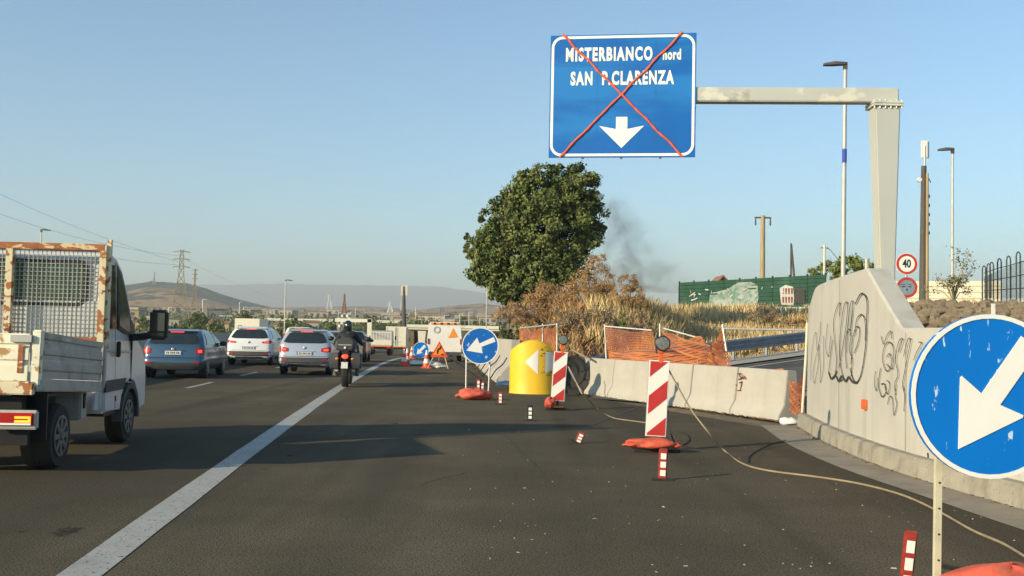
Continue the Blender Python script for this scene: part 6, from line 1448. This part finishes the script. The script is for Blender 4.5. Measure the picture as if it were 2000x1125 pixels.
# pylons
def pylon(label, px, pyt, pyb, d, w_, arms=True, m=None, group=None, dense=1):
    a = P(px, pyb, d); t_ = P(px, pyt, d); h = t_.z - a.z; o = thing('pylon', label, 'pylon', a, .3, group); b = MB(); r0 = w_ / 2; th = max(.06, d * .0005)
    for sx in (-1, 1):
        for sy in (-1, 1): b.tube([(sx * r0, sy * r0, 0), (sx * r0 * .28, sy * r0 * .28, h * .62), (sx * r0 * .16, sy * r0 * .16, h)], th, 4)
    b.build('leg_frame', m or M['wood'], o); b = MB(); n = 8 * dense
    for k in range(n):
        f0, f1 = k / n, (k + 1) / n; w0 = r0 * (1 - 1.16 * f0 if f0 < .62 else .28 - .3 * (f0 - .62)); w1 = r0 * (1 - 1.16 * f1 if f1 < .62 else .28 - .3 * (f1 - .62))
        for sy in (-1, 1): b.tube([(-w0, sy * w0, h * f0), (w1, sy * w1, h * f1)], th * .6, 3); b.tube([(w0, sy * w0, h * f0), (-w1, sy * w1, h * f1)], th * .6, 3)
    b.build('bracing', m or M['wood'], o)
    if arms:
        for f_ in (.74, .85, .96): MB().tube([(-w_ * .48, 0, h * f_), (0, 0, h * (f_ + .02)), (w_ * .48, 0, h * f_)], th, 4).build('crossarm', m or M['wood'], o)
    return o
pylon('nearest lattice pylon with tan steel, right of the truck cab', 351, 487, 622, 210, 3.6)
pylon('striped slim pylon at the right of the nearest one, before the wooded ridge', 379, 525, 600, 500, 2.4, group='far pylons')
pylon('small pylon on top of the left hill', 301, 531, 556, 1300, 2.6, False, M['galv'])
pylon('red and white lattice tower behind the silver crossover', 672, 574, 612, 420, 2.0, False, M['stripered'])
pylon('far pylon near the middle hill, left one of the striped pair', 643, 575, 604, 800, 4, True, M['white'])
pylon('far pylon above the box lorry, right one of the striped pair', 762, 590, 612, 800, 4, True, M['white'])
pylon('faint pylon before the right hill', 860, 600, 634, 600, 5, True, M['galv']); pylon('faint pylon at the foot of the big tree', 925, 604, 634, 620, 5, True, M['galv'])
def wire(lab, pts, r):
    b = MB(); b.tube(pts, r, 3); tag(b.build('power_line', M['darkpole']), lab, 'power line')
for k, (a, c, sag, lab) in enumerate((((-60, 350, 120), (350, 512, 210), 22, 'uppermost power line sloping down from the top left'), ((-60, 395, 120), (351, 500, 210), 30, 'lower power line sloping down to the nearest pylon'), ((351, 500, 210), (560, 590, 600), 14, 'power line sagging right from the nearest pylon'), ((200, 500, 150), (346, 517, 210), 6, 'short power line left of the nearest pylon top'))):
    pts = []
    for q in range(13):
        t = q / 12; d = a[2] + (c[2] - a[2]) * t; pts.append(P(a[0] + (c[0] - a[0]) * t, a[1] + (c[1] - a[1]) * t + sag * 4 * t * (1 - t) * .5, d))
    wire(lab, pts, .022)
# far lamps (thin posts)
LPX = sorted([396, 468, 476, 694, 812, 898, 330, 838, 868, 916])
for px, pyt, d in ((396, 585, 260), (468, 590, 300), (476, 600, 300), (694, 602, 330), (812, 600, 300), (898, 612, 260), (330, 600, 260), (838, 618, 250), (868, 616, 240), (916, 610, 250)):
    a = P(px, 636, d); t_ = P(px, pyt, d); b = MB(); b.tube([a, t_], .11, 5); b.box((t_.x + .5, d, t_.z), (1.1, .2, .12)); tag(b.build('far_lamp', M['pole']), 'very distant thin pale lamp post, ' + nth(LPX.index(px)) + ' from the left among the buildings', 'street lamp', 'distant lamp posts on the plain')
# viaducts on the plain
def viaduct(label, px0, px1, py, d, th, m):
    o = thing('viaduct', label, 'viaduct'); a = P(px0, py, d); c = P(px1, py, d); z = (a.z + c.z) / 2
    MB().box(((a.x + c.x) / 2, d, z), (c.x - a.x, 8, th)).build('deck', m, o)
    n = max(4, int((c.x - a.x) / 24))
    for k in range(n): x = a.x + (c.x - a.x) * (k + .5) / n; zz = T(x, d) - 1; MB().box((x, d, (zz + z) / 2), (1.6, 3, z - zz)).build('pier', m, o)
viaduct('long thin pale viaduct under the left hill', 180, 345, 613, 700, 1.4, M['bridge']); viaduct('second pale viaduct right of the nearest pylon', 405, 520, 619, 620, 1.4, M['bridge']); viaduct('pale viaduct across the middle plain behind the cars', 520, 960, 628, 480, 1.2, M['bridge'])
# buildings: (px centre, px width, py top, d, storeys, kind, label)
BL_ = [(494, 32, 600, 1500, 2, 'a', 'cluster of white houses on the ridge end, left part'), (528, 34, 603, 1500, 2, 'a', 'white houses on the ridge end, right part'), (590, 34, 614, 700, 1, 'b', 'low ochre hall behind the pale lamp post'), (640, 36, 622, 560, 1, 'a', 'low pale hall left of the chequered sign board'),
 (746, 70, 611, 640, 1, 'a', 'long white low hall above the flatbed lorry'), (820, 40, 619, 520, 1, 'b', 'small ochre building right of the far mast'), (700, 26, 618, 700, 1, 'b', 'small ochre block right of the chequered sign board'),
 (407, 14, 628, 300, 1, 'a', 'small bright white block above the pale oncoming car'), (303, 34, 619, 330, 1, 'a', 'white low shed with red roof stripe left of the truck mirror'), (245, 30, 622, 340, 1, 'a', 'pale shed hidden partly by the truck window'), (338, 22, 627, 300, 1, 'a', 'low white wall block right of the truck mirror'),
 (430, 34, 632, 260, 1, 'b', 'ochre low building left of the refrigerated lorry'), (512, 24, 627, 280, 2, 'b', 'ochre house right of the refrigerated lorry'), (548, 22, 634, 260, 1, 'a', 'pale house behind the dark windowed car'), (870, 36, 624, 420, 1, 'a', 'pale shed above the overpass, left'), (915, 30, 621, 440, 1, 'b', 'ochre shed above the overpass, middle'), (945, 26, 616, 520, 2, 'a', 'pale house above the overpass, by the thin lamp pole'),
 (780, 22, 622, 480, 1, 'a', 'little white hut left of the far mast'), (370, 20, 633, 270, 1, 'b', 'ochre hut at the foot of the nearest pylon'), (610, 24, 630, 300, 1, 'a', 'white shed behind the roof of the silver crossover'), (668, 20, 628, 320, 1, 'b', 'tiny ochre house right of the rider helmet'), (275, 22, 630, 300, 1, 'b', 'ochre house next to the truck windscreen pillar')]
for i, (px, wpx, pyt, d, st, kd, lab) in enumerate(BL_):
    c = P(px, pyt, d); wd = wpx / 2000 * d; z0 = T(c.x, d) - .5; h = max(3, c.z - z0); hv = 3.2 * st + 1; z0 = c.z - h; o = thing('far_building', lab, 'building', (c.x, d, z0), random.Random(i).uniform(-.15, .25))
    mm = M['bldg'] if kd == 'a' else M['bldg2']; MB().box((0, wd * .25, h / 2), (wd, wd * .5, h)).build('wall', mm if kd == 'b' else M['bldg'], o)
    if i % 2: MB().prismx([(-.3, h), (wd * .25, h + wd * .05 + .5), (wd * .5 + .3, h)], -wd / 2 - .3, wd / 2 + .3).build('roof', M['roof'], o)
    else: MB().box((0, wd * .25, h + .15), (wd + .4, wd * .5 + .4, .3)).build('roof', M['bldg'], o)
    nw = max(3, int(wpx / 5))
    for s_ in range(st):
        for k in range(nw): MB().box((-wd / 2 + (k + .5) * wd / nw, -.03, h - 1.8 - s_ * 3.1), (wd / nw * .42, .08, 1.3)).build('window', M['window'], o)
rb = random.Random(31); SM = sorted(rb.uniform(230, 960) for _ in range(34))
for i, px in enumerate(SM):
    d = rb.uniform(450, 1400); x = P(px, 620, d).x; z0 = T(x, d); wd = rb.uniform(6, 20) * (d / 600) ** .5; h = rb.uniform(2.2, 4.6); o = thing('small_building', nth(i) + ' small pale block from the left, scattered on the far plain', 'building', (x, d, z0 - .3), rb.uniform(-.4, .4), 'small blocks on the far plain')
    MB().box((0, 5, h / 2), (wd, 10, h)).build('wall', M['bldg' if i % 3 else 'bldg2'], o); MB().box((0, 5, h + .2), (wd + .6, 10.6, .4)).build('roof', M['roof'] if i % 4 == 0 else M['bldg'], o)
    for k in range(3): MB().box((wd * (k - 1) * .3, -.04, h * .6), (wd * .14, .1, 1.4)).build('window', M['window'], o)
# far trees
def make_tree(label, x, y, z, h, seed, m, wide=1.0):
    o = thing('far_tree', label, 'tree', (x, y, z), group='trees on the plain'); rr = np.random.default_rng(seed); P_, N_ = [], []
    for _ in range(26):
        a = rr.normal(size=3); a /= np.linalg.norm(a); c = np.array([0, 0, h * .58]) + a * np.array([h * .36 * wide, h * .3, h * .30]) * rr.uniform(.4, 1)
        b = rr.normal(size=(30, 3)); b /= np.linalg.norm(b, axis=1)[:, None]; P_.append(c + b * h * .13 * rr.uniform(.4, 1, (30, 1))); N_.append(b + np.array([0, 0, .3]))
    cards('foliage', np.concatenate(P_), np.concatenate(N_), h * .085, m, o); b = MB(); b.tube([(0, 0, -.8), (0, 0, h * .5)], [h * .03, h * .015], 6); b.build('trunk', M['bark'], o); return o
prot = [make_tree('green tree on the plain behind the traffic, rounded crown', 0, 0, 0, 5, 50 + k, M['leaf'], 1.1 + .15 * k) for k in range(3)]
spots = [(432, 150), (446, 160), (540, 165), (556, 170), (575, 150), (590, 165), (606, 155), (620, 170), (634, 150), (648, 160), (585, 185), (612, 190), (640, 200), (512, 185), (528, 175), (456, 185), (420, 200), (500, 230), (478, 240), (706, 185), (690, 205), (385, 210), (365, 230), (668, 178), (800, 215), (812, 220), (828, 230), (790, 205), (850, 260), (880, 300), (905, 320), (930, 330), (310, 240), (280, 250), (235, 260), (960, 200), (972, 190), (945, 215), (760, 240), (740, 230), (720, 260)]
rr = random.Random(8)
for i, (px, d) in enumerate(spots):
    q = on_t(px, d); sc_ = rr.uniform(.75, 1.25) * (1 if d < 210 else 1.2)
    lab_ = 'green tree on the plain behind the traffic, ' + nth(sorted(s_[0] for s_ in spots).index(px)) + ' from the left'
    if i < 3: o = prot[i]; o.location = q; o.scale = (sc_,) * 3; o.rotation_euler = (0, 0, rr.uniform(0, 6)); o['label'] = lab_
    else: dup(prot[i % 3], q, rr.uniform(0, 6), lab_, scale=sc_)
# scrub on the plain and hillside
P_, N_ = [], []; rs = np.random.default_rng(5)
for _ in range(420):
    px = rs.uniform(150, 980); d = 200 * (6 ** rs.uniform(0, 1)); q = on_t(px, d); r_ = rs.uniform(.8, 2.2) * (d / 300) ** .5; b_ = rs.normal(size=(26, 3)); b_ /= np.linalg.norm(b_, axis=1)[:, None]
    P_.append(np.array(q) + np.array([0, 0, r_ * .5]) + b_ * np.array([r_ * 2.2, r_, r_ * .7])); N_.append(b_)
o = cards('scrub', np.concatenate(P_), np.concatenate(N_), 1.6, M['leaf']); tag(o, kind='stuff')
# smoke plume
sp0 = P(1175, 560, 190); sb_ = MB(); px0, px1 = P(1130, 560, 190).x, P(1400, 560, 190).x; zz0, zz1 = P(1200, 570, 190).z, P(1200, 372, 190).z
sb_.box(((px0 + px1) / 2, 190, (zz0 + zz1) / 2), (px1 - px0, 10, zz1 - zz0)); smk = sb_.build('smoke', []); smk.data.materials.clear()
sm_ = bpy.data.materials.new('smoke'); sm_.use_nodes = True; N, L = nodes_of(sm_); N.remove(N['Principled BSDF'])
pv = N.new('ShaderNodeVolumePrincipled'); pv.inputs['Color'].default_value = (.30, .31, .32, 1)
tc = N.new('ShaderNodeTexCoord'); no = N.new('ShaderNodeTexNoise'); no.inputs['Scale'].default_value = .22; no.inputs['Detail'].default_value = 5; no.inputs['Distortion'].default_value = 1.2
L.new(tc.outputs['Object'], no.inputs['Vector'])
sx = N.new('ShaderNodeSeparateXYZ'); L.new(tc.outputs['Generated'], sx.inputs[0])
def mth(op, a, b_=None, cl=False):
    n = N.new('ShaderNodeMath'); n.operation = op; n.use_clamp = cl
    for i, v in enumerate((a, b_)):
        if v is None: continue
        if isinstance(v, (int, float)): n.inputs[i].default_value = v
        else: L.new(v, n.inputs[i])
    return n.outputs[0]
gx_, gz_ = sx.outputs[0], sx.outputs[2]
# the plume drifts: its centre moves from the upper left to the lower right, with a soft broad skirt
cen = mth('ADD', mth('MULTIPLY', mth('SUBTRACT', 1.0, gz_), .30), .18)
dist = mth('ABSOLUTE', mth('SUBTRACT', gx_, cen)); wdt = mth('ADD', mth('MULTIPLY', mth('SUBTRACT', 1.0, gz_), .34), .12)
core = mth('SUBTRACT', 1.0, mth('DIVIDE', dist, wdt), True)
edge = mth('MULTIPLY', mth('MULTIPLY', mth('SUBTRACT', 1.0, gz_), 6.0, True), mth('MULTIPLY', mth('SUBTRACT', 1.0, mth('ABSOLUTE', mth('SUBTRACT', mth('MULTIPLY', gx_, 2.0), 1.0))), 4.0, True))
nz_ = mth('MULTIPLY', mth('SUBTRACT', no.outputs['Fac'], .44, True), 3.0)
dn = mth('MULTIPLY', mth('MULTIPLY', mth('ADD', mth('MULTIPLY', core, nz_), .0), edge), SMOKE_D)
L.new(dn, pv.inputs['Density']); L.new(pv.outputs[0], N['Material Output'].inputs['Volume']); smk.data.materials.append(sm_); tag(smk, kind='stuff')
